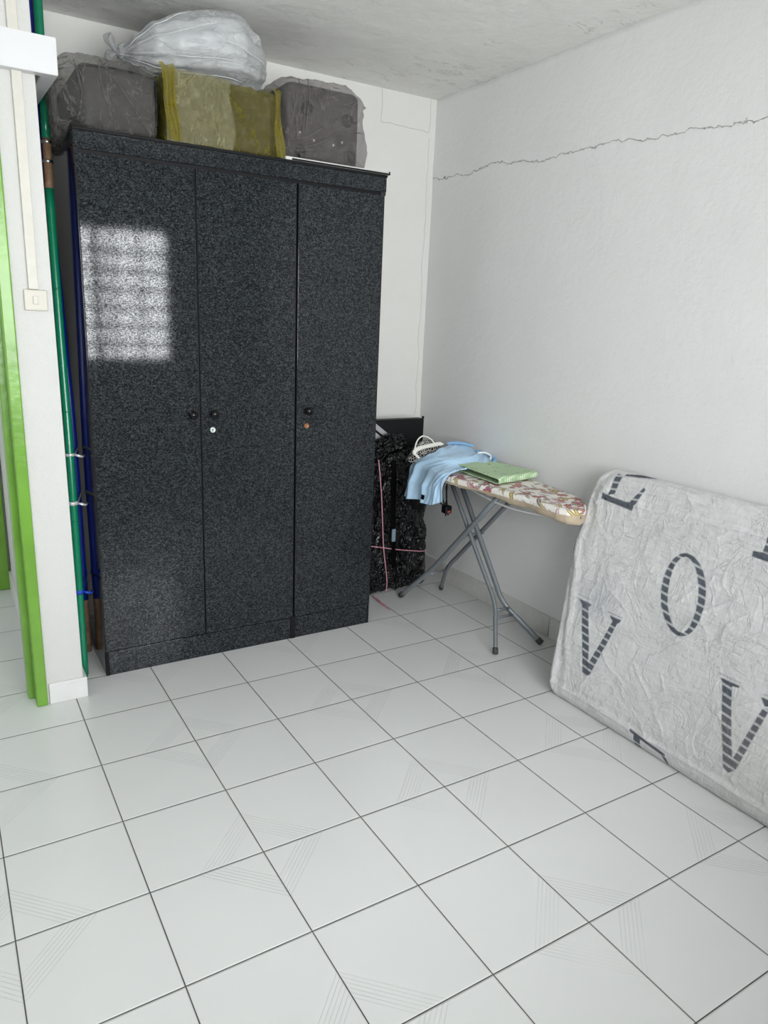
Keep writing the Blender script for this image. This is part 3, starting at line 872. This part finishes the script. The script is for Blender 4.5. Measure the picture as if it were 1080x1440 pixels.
# ------------------------------------------------------------------ ironing board
def ztop(y): return .722
ib = empty('ironing_board', (2.06, .12, 0), 'ironing board with a floral cover on grey crossed legs, along the right wall', 'ironing board')
XC = 2.085
HW = [(-.562, .003), (-.5605, .016), (-.556, .030), (-.54, .052), (-.50, .080), (-.42, .108), (-.25, .128), (-.1, .148), (0, .168), (.10, .186), (.18, .192), (.24, .180), (.285, .150), (.31, .110), (.32, .06)]
def halfw(y): return float(np.interp(y, [p[0] for p in HW], [p[1] for p in HW]))
def xc(y): return XC-.052*min(1, max(0, (-.34-y)/.2))**1.4
Y0, Y1 = -.562, .320
ny_, nc = 560, 150
ysv = np.linspace(Y0, Y1, ny_+1)
V, F, Cc = [], [], []
def inset(y): return 0
elements = []
palette = [(lin(150, 140, 132), 'leaf'), (lin(168, 150, 70), 'leaf'), (lin(186, 132, 142), 'flower'), (lin(196, 160, 166), 'leaf'), (lin(140, 126, 122), 'leaf'), (lin(170, 104, 118), 'flower'), (lin(178, 158, 92), 'leaf')]
for k in range(330):
    c, kind = palette[rng.integers(len(palette))]
    elements.append((rng.uniform(Y0, Y1), rng.uniform(-.2, .2), rng.uniform(0, PI), rng.uniform(.014, .035), c, kind))
def paint_floral(S, T):
    col = np.ones((len(S), 4)); col[:, :3] = lin(232, 228, 222)[:3]
    for (cy, cx, a, sz, c, kind) in elements:
        m = (abs(S-cy) < sz*1.6) & (abs(T-cx) < sz*1.6)
        if not m.any(): continue
        i = np.where(m)[0]; ds, dt = S[i]-cy, T[i]-cx
        u = ds*math.cos(a)+dt*math.sin(a); v = -ds*math.sin(a)+dt*math.cos(a)
        if kind == 'leaf':
            L = sz*1.25; w = sz*.30*np.clip(1-(u/L)**2, 0, 1)
            on = (abs(u) < L) & (abs(v) < w); vein = (abs(v) < .0011) & on
            rim = on & (abs(v) > w-.0013)
            col[i[on], :3] = c[:3]; col[i[vein], :3] = lin(230, 222, 215)[:3]; col[i[rim], :3] = np.array(c[:3])*.55
        else:
            r = np.hypot(u, v); th = np.arctan2(v, u); R = sz*.75*(.62+.38*np.abs(np.cos(th*2.5)))
            on = r < R; col[i[on], :3] = c[:3]
            col[i[on & (r > R-.0016)], :3] = np.array(c[:3])*.5
            col[i[(r < sz*.2)], :3] = lin(196, 160, 70)[:3]
    return col
cross = np.linspace(-1, 1, nc+1)
Sv, Tv = [], []
for y in ysv:
    hw = max(halfw(y)-inset(y), .012); zt = ztop(y)
    rr = min(.014, hw*.9); drop = .008
    flat = hw-rr; total = flat+rr*PI/2+drop
    for q in cross:
        s = abs(q)*total; sg = math.copysign(1, q)
        if s <= flat: x, z = s, zt
        elif s <= flat+rr*PI/2: a = (s-flat)/rr; x, z = flat+rr*math.sin(a), zt-rr+rr*math.cos(a)
        else: x, z = hw, zt-rr-(s-flat-rr*PI/2)
        px = xc(y)+sg*x
        pz = z+.0022*noise.noise(Vector((px*14, y*14, 0)))+.003*noise.noise(Vector((px*4, y*5, 3)))
        V.append((px, y, pz)); Sv.append(y); Tv.append(sg*s)
Cc = paint_floral(np.array(Sv), np.array(Tv))
for i in range(ny_):
    for j in range(nc): a = i*(nc+1)+j; F.append((a, a+1, a+nc+2, a+nc+1))
F.append(tuple(range(nc+1)))
mesh('cover', V, F, M['floral'], ib, attrs={'print': Cc})
# beige underlay hem below the cover, gathered and sagging towards the near end
def outline(k, n):
    """closed outline of the board (y,x side) starting at near right corner"""
ys2 = np.linspace(Y0, Y1, 120)
ring = [(xc(y)-halfw(y), y) for y in ys2]+[(xc(y)+halfw(y), y) for y in ys2[::-1]]
V, F = [], []; m = len(ring)
for (x, y) in ring:
    zt = ztop(y)-.021
    k = (y-Y0)/(Y1-Y0)
    dep = .014+.020*max(0, 1-abs(k-.10)/.55)+.004*math.sin(y*19)+.003*math.sin(y*43)
    inx = (x-xc(y))
    for d, sh in ((0, .992), (.35, 1.0), (.75, .985), (1, .90), (1.02, .72)):
        V.append((xc(y)+inx*sh, y*1.0, zt-dep*d+(.004*noise.noise(Vector((x*20, y*20, d))) if d > .3 else 0)))
for i in range(m):
    for d in range(4): a, b = i*5+d, ((i+1) % m)*5+d; F.append((a, b, b+1, a+1))
mesh('underlay_hem', V, F, M['hem'], ib)
# base plate with white rim under the cover
V = [(xc(y)+(x-xc(y))*.88, y, ztop(y)-.026) for x, y in ring]+[(xc(y)+(x-xc(y))*.88, y, ztop(y)-.036) for x, y in ring]
F = [tuple(range(m)), tuple(range(m, 2*m))]+[(i, (i+1) % m, m+(i+1) % m, m+i) for i in range(m)]
mesh('base_plate', V, F, M['grey_pl'], ib, False)
rimp = [(XC-.085, y, ztop(y)-.048-.030*math.sin(PI*min(1, max(0, (y+.47)/.60)))) for y in np.linspace(-.46, .13, 24)]
rimq = [(XC+.085, y, z) for _, y, z in rimp]
tube('rim', smooth_path(rimp+[(XC, .17, ztop(.2)-.045)]+rimq[::-1]+[(XC-.02, -.50, ztop(-.6)-.045)]+[rimp[0]], 3), .0052, M['white_pl'], ib, 8)
def leg(pts, foot):
    P = smooth_path([pts[0], Vector(pts[0]).lerp(Vector(pts[1]), .6)], 4)[:-1]+smooth_path([Vector(pts[0]).lerp(Vector(pts[1]), .6), Vector(pts[0]).lerp(Vector(pts[1]), .88), Vector(pts[1]).lerp(Vector(pts[2]), .05), Vector(pts[1]).lerp(Vector(pts[2]), .15)], 6)+[Vector(pts[1]).lerp(Vector(pts[2]), t) for t in (.4, .7, 1)]
    o = tube('leg', P, .0125, M['leg'], ib, 14, (1, .78))
    a, b = Vector(pts[0]), Vector(pts[1]); d = (b-a).normalized()
    tube('rubber_foot', [a-d*.004, a+d*.022], .0148, M['rubber'], o, 14, (1, .82))
    return o
ZL = lambda y: ztop(y)-.038
A_t, B_t = (-.125, ZL(-.125)), (.275, ZL(.275))
leg([(1.930, .500, .010), (1.995, .332, .195), (2.003, *A_t)], 0)
leg([(2.188, .500, .010), (2.115, .365, .178), (2.105, *A_t)], 0)
leg([(1.940, -.252, .010), (2.018, -.135, .185), (2.022, *B_t)], 0)
leg([(2.198, -.260, .010), (2.080, -.112, .170), (2.076, *B_t)], 0)
tube('stretcher', [(1.985, .345, .170), (2.125, .378, .160)], .007, M['leg'], ib)
tube('stretcher', [(2.006, -.150, .158), (2.098, -.138, .148)], .007, M['leg'], ib)
tube('stretcher', [(1.99, -.165, .128), (2.115, -.155, .122)], .006, M['leg'], ib)
tube('pivot', [(1.990, .105, .437), (2.118, .105, .437)], .0065, M['leg'], ib)
box('leg_bracket', (1.985, 2.125), (-.145, -.105), (ZL(-.125)-.012, ZL(-.125)+.006), M['leg'], ib, .002)
box('leg_bracket', (2.005, 2.095), (.250, .290), (ZL(.275)-.012, ZL(.275)+.006), M['leg'], ib, .002)
# wire rest for the iron, out beyond the wide end
tube('iron_rest', smooth_path([(1.965, .29, .694), (1.955, .40, .704), (1.965, .475, .712), (2.06, .495, .714), (2.15, .475, .712), (2.16, .40, .704), (2.155, .29, .694)], 6), .0048, M['white_pl'], ib, 8)
for yy in (.36, .42): tube('iron_rest_wire', [(1.958, yy, .703), (2.158, yy, .703)], .003, M['white_pl'], ib, 6)

# cord with a plug hanging under the board
o = empty('plug_cord', (1.975, .20, .53), 'black plug on a looped cord hanging under the ironing board, beside the blue shirt hem', 'plug')
tubes('cord', [(smooth_path([(1.985, .262, .672), (1.972, .255, .62), (1.975, .246, .57), (1.986, .236, .555)], 8), .0042), (smooth_path([(1.995, .25, .672), (1.985, .235, .60), (1.990, .232, .55)], 8), .0036), (smooth_path([(2.0, .27, .668), (1.962, .262, .60), (1.970, .250, .556), (1.99, .24, .57), (2.0, .262, .64)], 8), .0036)], M['black'], o)
pb = box('plug_body', (1.970, 2.008), (.214, .252), (.514, .552), M['black'], o, .006)
box('fuse_cover', (1.980, 1.998), (.2125, .216), (.520, .530), simple('red_plastic', (.35, .06, .05, 1), .4), pb)
boxes('pin', [((1.984, 1.990), (.228, .238), (.500, .515)), ((1.998, 2.003), (.228, .238), (.502, .515))], M['steel'], pb)

# ------------------------------------------------------------------ linen on the board
# green cloth: folded in two, the round fold towards the room
o_pts = dict(FL=Vector((1.990, -.122, 0)), FR=Vector((2.250, -.078, 0)), BL=Vector((2.005, .19, 0)), BR=Vector((2.222, .205, 0)))
V, F = [], []; ne = 50; prof = []
zb = 0.0; hb = .004; ht = .032
for k in range(30): prof.append((1-k/29*.96, hb))                        # lower layer back -> front
for k in range(1, 12): a = -PI/2-PI*k/12; prof.append((.04+.045*math.cos(a), (hb+ht)/2+(ht-hb)/2*math.sin(a)))
for k in range(30): prof.append((.04+k/29*.96, ht))
np_ = len(prof)
for i in range(ne+1):
    u = i/ne
    for s, h in prof:
        f = o_pts['FL'].lerp(o_pts['FR'], u); b = o_pts['BL'].lerp(o_pts['BR'], u)
        p = f.lerp(b, s)
        sag = .010*(1-abs(2*u-1)**3)*(h-hb)/(ht-hb)*math.sin(PI*min(1, s*1.2)) if s > .05 else 0
        z = ztop(p.y)+.0035+h-sag*.5+.002*noise.noise(Vector((p.x*12, p.y*12, h*50)))
        if h > .02 and u < .12: z -= .006*(1-u/.12)*(1-s)
        V.append((p.x, p.y, z))
for i in range(ne):
    for j in range(np_-1): a = i*np_+j; F.append((a, a+1, a+np_+1, a+np_))
g = mesh('folded_cloth', V, F, M['gcloth'])
sm = g.modifiers.new('thickness', 'SOLIDIFY'); sm.thickness = .0035; sm.offset = 0
tag(g, 'folded light green patterned cloth on the floral ironing board', 'cloth')

# blue shirt draped over the far end of the board
SH = [[(2.136, 0.428, 0.8), (2.209, 0.4, 0.79), (2.285, 0.375, 0.772), (2.275, 0.27, 0.752)], [(2.008, 0.346, 0.8), (2.076, 0.282, 0.79), (2.16, 0.239, 0.772), (2.187, 0.153, 0.752)], [(1.939, 0.335, 0.782), (1.965, 0.225, 0.77), (2.048, 0.186, 0.755), (2.149, 0.127, 0.746)], [(1.915, 0.445, 0.714), (1.9, 0.29, 0.728), (1.885, 0.128, 0.738), (1.965, 0.124, 0.743)], [(1.885, 0.443, 0.639), (1.868, 0.295, 0.655), (1.862, 0.172, 0.668), (1.872, 0.107, 0.708)], [(1.885, 0.461, 0.553), (1.868, 0.317, 0.57), (1.86, 0.193, 0.577), (1.868, 0.113, 0.609)]]
def cr(P, t):
    n = len(P)-1; i = min(int(t*n), n-1); f = t*n-i
    g = lambda k: P[k] if 0 <= k <= n else (2*P[0]-P[1] if k < 0 else 2*P[n]-P[n-1])
    a, b, c, d = g(i-1), g(i), g(i+1), g(i+2)
    return .5*((2*b)+(c-a)*f+(2*a-5*b+4*c-d)*f*f+(3*b-a-3*c+d)*f**3)
SHV = [[Vector(p) for p in row] for row in SH]
def shirt(u, v): return cr([cr(row, u) for row in SHV], v)
V, F = [], []; nu, nv = 70, 90
for j in range(nv+1):
    for i in range(nu+1):
        u, v = i/nu, j/nv
        p = shirt(u, v)
        du = shirt(min(1, u+.01), v)-shirt(max(0, u-.01), v); dv = shirt(u, min(1, v+.01))-shirt(u, max(0, v-.01))
        nn = du.cross(dv); nn = nn.normalized() if nn.length > 1e-9 else Vector((0, 0, 1))
        if nn.x > 0 and nn.z < .5: nn = -nn
        if nn.z < -.2: nn = -nn
        hang = max(0, (v-.42)/.58)
        phase = u*24+1.8*math.sin(v*3.2)+1.5*(1-u)*v
        w = .030*hang**.75*(1-2*abs(math.sin(phase*.5))**.8)*(.55+.45*math.sin(u*5+1))+.004*math.sin(u*7+v*13)*(1-hang)+.006*(1-abs(noise.noise(Vector((u*5, v*5, 2))))*2.4)+.003*hang*math.sin(u*63+4*v)
        V.append(p+nn*w)
for j in range(nv):
    for i in range(nu): a = j*(nu+1)+i; F.append((a, a+1, a+nu+2, a+nu+1))
st = empty('shirt', (1.97, .28, .72), 'light blue shirt with a small black hem tab, draped over the ironing board', 'shirt')
sb = mesh('shirt_body', V, F, M['shirt'], st)
sm = sb.modifiers.new('thickness', 'SOLIDIFY'); sm.thickness = .0030; sm.offset = -1
# collar roll at the back and the white edged neckline
V, F = tube_vf(smooth_path([(2.110, .432, .809), (2.165, .400, .815), (2.215, .345, .806)], 8), [.005]+[.009]*15+[.005], 12, 0, (.8, 1.2))
mesh('collar', V, F, M['shirt_in'], st)
V, F = tube_vf(smooth_path([(2.215, .330, .785), (2.245, .270, .778), (2.235, .205, .766), (2.20, .165, .757)], 8), [.004]+[.008]*23+[.004], 12, 0, (.7, 1.2))
mesh('collar', V, F, M['shirt_in'], st)
tube('neck_trim', smooth_path([(2.175, .262, .788), (2.200, .240, .792), (2.213, .212, .782), (2.198, .19, .771)], 8), .0048, M['trim_w'], st, 8)
# label tab, lying on the hanging face
pc = shirt(.52, .93); du = (shirt(.60, .93)-shirt(.44, .93)).normalized(); dv = (shirt(.52, .98)-shirt(.52, .88)).normalized()
nn = du.cross(dv).normalized(); nn = -nn if nn.x > 0 else nn
V = []
for k in (.011, .0125):
    for a, b in ((-1, -1), (1, -1), (1, 1), (-1, 1)): V.append(pc+du*.013*a+dv*.012*b+nn*k)
F = [(0, 1, 2, 3), (4, 5, 6, 7), (0, 1, 5, 4), (1, 2, 6, 5), (2, 3, 7, 6), (3, 0, 4, 7)]
mesh('label_tab', V, F, M['black'], st, False)

# black and white printed cloth heaped at the end of the board
V, F = [], []; nu, nt = 26, 48
for i in range(nu+1):
    for j in range(nt):
        u, t = i/nu, 2*PI*j/nt
        R = math.sin(u*PI/2)
        x = 2.015+.115*R*math.cos(t); y = .455+.075*R*math.sin(t)
        z = ztop(.42)+.004+.092*(1-R**2.6)+.012*(1-abs(noise.noise(Vector((x*22, y*22, 1))))*2)*(1-R*.6)
        z = max(z, ztop(.42)+.003) if R < .85 else z
        V.append((x, y, z))
for i in range(nu):
    for j in range(nt): F.append((i*nt+j, i*nt+(j+1) % nt, (i+1)*nt+(j+1) % nt, (i+1)*nt+j))
F.append(tuple(nu*nt+k for k in range(nt)))
tag(mesh('printed_cloth', V, F, M['bwcloth'], merge=1e-4), 'crumpled black and white printed cloth heaped behind the blue shirt', 'cloth')

o = empty('clothes_hanger', (1.97, .40, .79), 'cream plastic clothes hanger resting on the printed cloth beside the blue shirt', 'clothes hanger')
tube('arm', smooth_path([(1.935, .40, .750), (1.912, .40, .768), (1.905, .405, .784), (1.935, .41, .799), (1.99, .415, .806), (2.05, .42, .812), (2.085, .42, .810)], 8), [.004, *[.006]*10, *[.0105]*34, .007, .006, .004, .003], M['hanger'], o, 12, (1, .6))
tube('hook', smooth_path([(1.908, .41, .796), (1.918, .412, .828), (1.935, .414, .848), (1.958, .416, .856), (1.985, .416, .849), (2.012, .416, .832), (2.036, .416, .806)], 8), .0034, M['hanger'], o, 8)

# ------------------------------------------------------------------ mattress leaning on the right wall
AL = math.radians(15.2); LW = .917; TH = .15
MA = Vector((1.905, 0, 0)); eu = Vector((0, -1, 0)); ev = Vector((math.sin(AL), 0, math.cos(AL))); ew = Vector((math.cos(AL), 0, -math.sin(AL)))
U0, U1 = .500, 2.400
V, F = rbox(((U1-U0)/2, LW/2, TH/2), .052, (620, 330, 16))
U = V[:, 0]+(U0+U1)/2; Vv = V[:, 1]+LW/2; Ww = V[:, 2]+TH/2
# soft outline: the lower far corner is pulled in
gv = np.interp(Vv, [0, .012, .036, .077, .207, .40, .57, .774, .86, .917], [.120, .105, .085, .068, .058, .026, .0, .0, .012, .035])
U = U+gv*np.clip(1-(U-U0)/.40, 0, 1)**1.5
far = np.clip((Ww-.02)/TH, 0, 1)
front = np.clip(1-Ww/.05, 0, 1)
def vnoise(a, b, s, seed):
    return np.array([noise.noise(Vector((x*s, y*s, seed))) for x, y in zip(a, b)])
n1 = vnoise(U, Vv, 2.6, 1.0); n2 = vnoise(U, Vv, 7.0, 5.0)
m1 = vnoise(U*.9+.06*n1, Vv*1.1, 9.0, 9.0); m2 = vnoise(U*1.2+.05*n2, Vv*.8+.1*n1, 15.0, 13.0)
crease = np.exp(-np.abs(m1)*12)*.0030*np.clip((n2+.1)*4, 0, 1)+np.exp(-np.abs(m2)*14)*.0016*np.clip((n1+.1)*4, 0, 1)
# the loose seam line a hand above the floor and slack folds at the far edge
seam = .004*np.exp(-((Vv-.055-.012*n1)/.006)**2)-.003*np.exp(-((Vv-.072-.012*n1)/.012)**2)
edgef = np.clip(1-(U-U0-gv)/.12, 0, 1)
slack = .006*edgef*np.sin((U-gv)*95+Vv*11+3*n2)
topf = .004*np.exp(-((Vv-.79-.05*(U-.6)-.008*n2)/.007)**2)*(U > .6)
Wd = Ww-(crease+.010*n1+.004*n2+seam+slack+topf)*front
# keep it off floor and wall
pos = np.outer(U, eu)+np.outer(Vv, ev)+np.outer(Wd, ew)+np.array(MA)
pos[:, 2] = np.maximum(pos[:, 2]+.0, .0015); pos[:, 0] = np.minimum(pos[:, 0], XR-.014)

BASE = np.array(lin(213, 213, 214)[:3]); INK = np.array(lin(92, 97, 106)[:3]); INK2 = np.array(lin(176, 178, 180)[:3])
col = np.ones((len(pos), 4)); col[:, :3] = BASE
def inpoly(px, py, poly):
    ins = np.zeros(len(px), bool); j = len(poly)-1
    for i in range(len(poly)):
        xi, yi = poly[i]; xj, yj = poly[j]
        c = ((yi > py) != (yj > py)) & (px < (xj-xi)*(py-yi)/((yj-yi) if yj != yi else 1e-9)+xi)
        ins ^= c; j = i
    return ins
def ellipse(cx, cy, a, b, rot, n=64):
    return [(cx+a*math.cos(t)*math.cos(rot)-b*math.sin(t)*math.sin(rot), cy+a*math.cos(t)*math.sin(rot)+b*math.sin(t)*math.cos(rot)) for t in [2*PI*k/n for k in range(n)]]
def ink(polys, holes=(), tilt=-.10, period=.0270, duty=.74, solid=(), ph=0.0, phase2=None):
    allp = [p for poly in list(polys)+list(solid) for p in poly]
    x0, x1 = min(p[0] for p in allp)-.01, max(p[0] for p in allp)+.01; y0, y1 = min(p[1] for p in allp)-.01, max(p[1] for p in allp)+.01
    idx = np.where((U > x0) & (U < x1) & (Vv > y0) & (Vv < y1) & (Ww < .075))[0]
    cov = np.zeros(len(idx)); gap = np.zeros(len(idx)); ss = 0
    for dx in (-.0009, 0, .0009):
        for dy in (-.0009, 0, .0009):
            px, py = U[idx]+dx, Vv[idx]+dy
            m = np.zeros(len(idx), bool)
            for poly in polys: m |= inpoly(px, py, poly)
            for h in holes: m &= ~inpoly(px, py, h)
            f = np.mod((py-tilt*(px-x0)+ph)/period, 1)
            g = m & (f > duty)
            s_ = np.zeros(len(idx), bool)
            for poly in solid: s_ |= inpoly(px, py, poly)
            cov += (m & ~g) | s_; gap += g & ~s_; ss += 1
    cov /= ss; gap /= ss
    base = col[idx, :3]
    col[idx, :3] = base*(1-cov-gap)[:, None]+INK*cov[:, None]+(INK2*.6+base*.4)*gap[:, None]
# letters as they lie on the fabric (u along, v up the face)
ink([[(.636, .394), (.676, .391), (.758, .180), (.799, .372), (.820, .374), (.776, .150), (.749, .140), (.733, .155)]] and
    [[(.641, .392), (.675, .392), (.757, .185), (.752, .140), (.742, .142)], [(.798, .376), (.820, .376), (.775, .152), (.749, .140), (.752, .185)]],
    solid=[[(.622, .401), (.687, .400), (.684, .391), (.676, .386), (.640, .388)], [(.779, .391), (.832, .392), (.828, .381), (.818, .372), (.800, .372)]])
for a, b in (((.611, .4155), (.690, .4155)), ((.766, .401), (.833, .4005))):
    ink([], solid=[[(a[0], a[1]+.001), (b[0], b[1]+.001), (b[0], b[1]-.001), (a[0], a[1]-.001)]])
ink([ellipse(1.0325, .562, .140, .083, PI/2+.285)], holes=[ellipse(1.0325, .562, .127, .056, PI/2+.285)], tilt=-.14, period=.0275)
ink([[(1.253, .353), (1.288, .353), (1.359, .150), (1.372, .113), (1.362, .099), (1.341, .108)], [(1.398, .333), (1.418, .337), (1.380, .118), (1.362, .099), (1.362, .150)]],
    solid=[[(1.245, .360), (1.312, .362), (1.311, .355), (1.288, .350), (1.254, .350)], [(1.382, .360), (1.432, .362), (1.424, .345), (1.400, .338)]])
for a, b in (((1.236, .371), (1.314, .371)), ((1.385, .371), (1.45, .371))):
    ink([], solid=[[(a[0], a[1]+.001), (b[0], b[1]+.001), (b[0], b[1]-.001), (a[0], a[1]-.001)]])
# letter running over the top edge: its foot and stem
ink([[(.608, .900), (.637, .897), (.634, .822), (.607, .812)], [(.726, .792), (.738, .800), (.758, .868), (.748, .873), (.714, .812)], [(.640, .905), (.780, .935), (.785, .920), (.641, .892)]],
    solid=[[(.579, .816), (.612, .811), (.632, .809), (.700, .806), (.722, .810), (.736, .800), (.733, .780), (.582, .792)]], tilt=.1)
ink([[(1.243, .84), (1.275, .84), (1.275, .772), (1.243, .772)], [(1.36, .78), (1.38, .77), (1.39, .84), (1.375, .845)]], solid=[[(1.213, .770), (1.243, .774), (1.275, .772), (1.35, .770), (1.38, .78), (1.375, .745), (1.215, .753)]])
# letter hanging off the lower edge
ink([[(1.018, .050), (1.046, .047), (1.048, .004), (1.022, .006)], [(1.128, .040), (1.151, .037), (1.166, .014), (1.158, .010)]],
    solid=[[(1.000, .057), (1.148, .042), (1.152, .034), (1.130, .033), (1.040, .041), (1.004, .046)]])
# sliver of print round the far edge
ink([[(.503, .66), (.517, .66), (.535, .56), (.524, .552)]], period=.014, duty=.6)
ink([[(1.66, .70), (1.69, .70), (1.69, .42), (1.66, .42)]], solid=[[(1.63, .425), (1.80, .425), (1.80, .405), (1.63, .405)]])
ink([ellipse(1.93, .36, .140, .083, PI/2+.285)], holes=[ellipse(1.93, .36, .127, .056, PI/2+.285)], tilt=-.14, period=.0275)
# faint bluish print-through and grime
def blot(cu, cv, r, c, s):
    d = np.hypot((U-cu), (Vv-cv))/r; k = np.clip(1-d, 0, 1)**1.2*s*(.6+.8*np.clip(n2+.3, 0, 1))
    col[:, :3] = col[:, :3]*(1-k[:, None])+np.array(c)*k[:, None]
blot(.70, .42, .11, lin(150, 152, 172)[:3], .35)
blot(1.4, .10, .28, lin(186, 178, 164)[:3], .25)
tag(mesh('mattress', pos, F, M['matt'], merge=1e-5, attrs={'print': col}), 'mattress in pale grey letter-printed fabric leaning on its side against the right wall', 'mattress')

# ------------------------------------------------------------------ light: daylight through the window, other rooms' daylight in the corridor
def area(name, loc, rot, sx, sy, power, col):
    l = bpy.data.lights.new(name, 'AREA'); l.shape = 'RECTANGLE'; l.size = sx; l.size_y = sy; l.energy = power; l.color = col
    o = bpy.data.objects.new(name, l); COL.objects.link(o); o.location = loc; o.rotation_euler = rot
    return o
area('window_daylight', ((WX0+WX1)/2, YW-.16, (WZ0+WZ1)/2), (PI/2-.06, 0, 0), WX1-WX0+.1, WZ1-WZ0+.1, 78, (.985, .993, 1.0))
area('corridor_daylight', (CXL-.14, .99, 1.05), (PI/2, 0, -PI/2), .70, 1.9, 2.0, (1.0, .985, .96))

w = bpy.data.worlds.new('sky'); scene.world = w; w.use_nodes = True
nt = w.node_tree; nt.nodes.clear()
sky = nt.nodes.new('ShaderNodeTexSky'); sky.sky_type = 'HOSEK_WILKIE' if 'HOSEK_WILKIE' in [e.identifier for e in sky.bl_rna.properties['sky_type'].enum_items] else sky.sky_type
bg = nt.nodes.new('ShaderNodeBackground'); bg.inputs[1].default_value = .6
ow = nt.nodes.new('ShaderNodeOutputWorld')
nt.links.new(sky.outputs[0], bg.inputs[0]); nt.links.new(bg.outputs[0], ow.inputs[0])

# ------------------------------------------------------------------ camera
R = [[.85431482, -.51812024, .04120194], [-.10009626, -.24179674, -.96515029], [.51002639, .82041804, -.25843244]]
cam = bpy.data.cameras.new('camera'); co = bpy.data.objects.new('camera', cam); COL.objects.link(co)
rt, dn, fw = Vector(R[0]), Vector(R[1]), Vector(R[2])
m3 = Matrix((rt, -dn, -fw)).transposed()
co.matrix_world = Matrix.Translation((-.03121458, -2.45517394, 1.40230795)) @ m3.to_4x4()
cam.sensor_fit = 'VERTICAL'; cam.sensor_height = 36; cam.lens = 1024.27738/1440*36
cam.clip_start = .05
scene.camera = co

vs_ = scene.view_settings
vs_.view_transform = 'Standard'; vs_.look = 'None'; vs_.gamma = 1; vs_.use_curve_mapping = False
scene.cycles.caustics_reflective = False; scene.cycles.caustics_refractive = False
vs_.exposure = 1.69
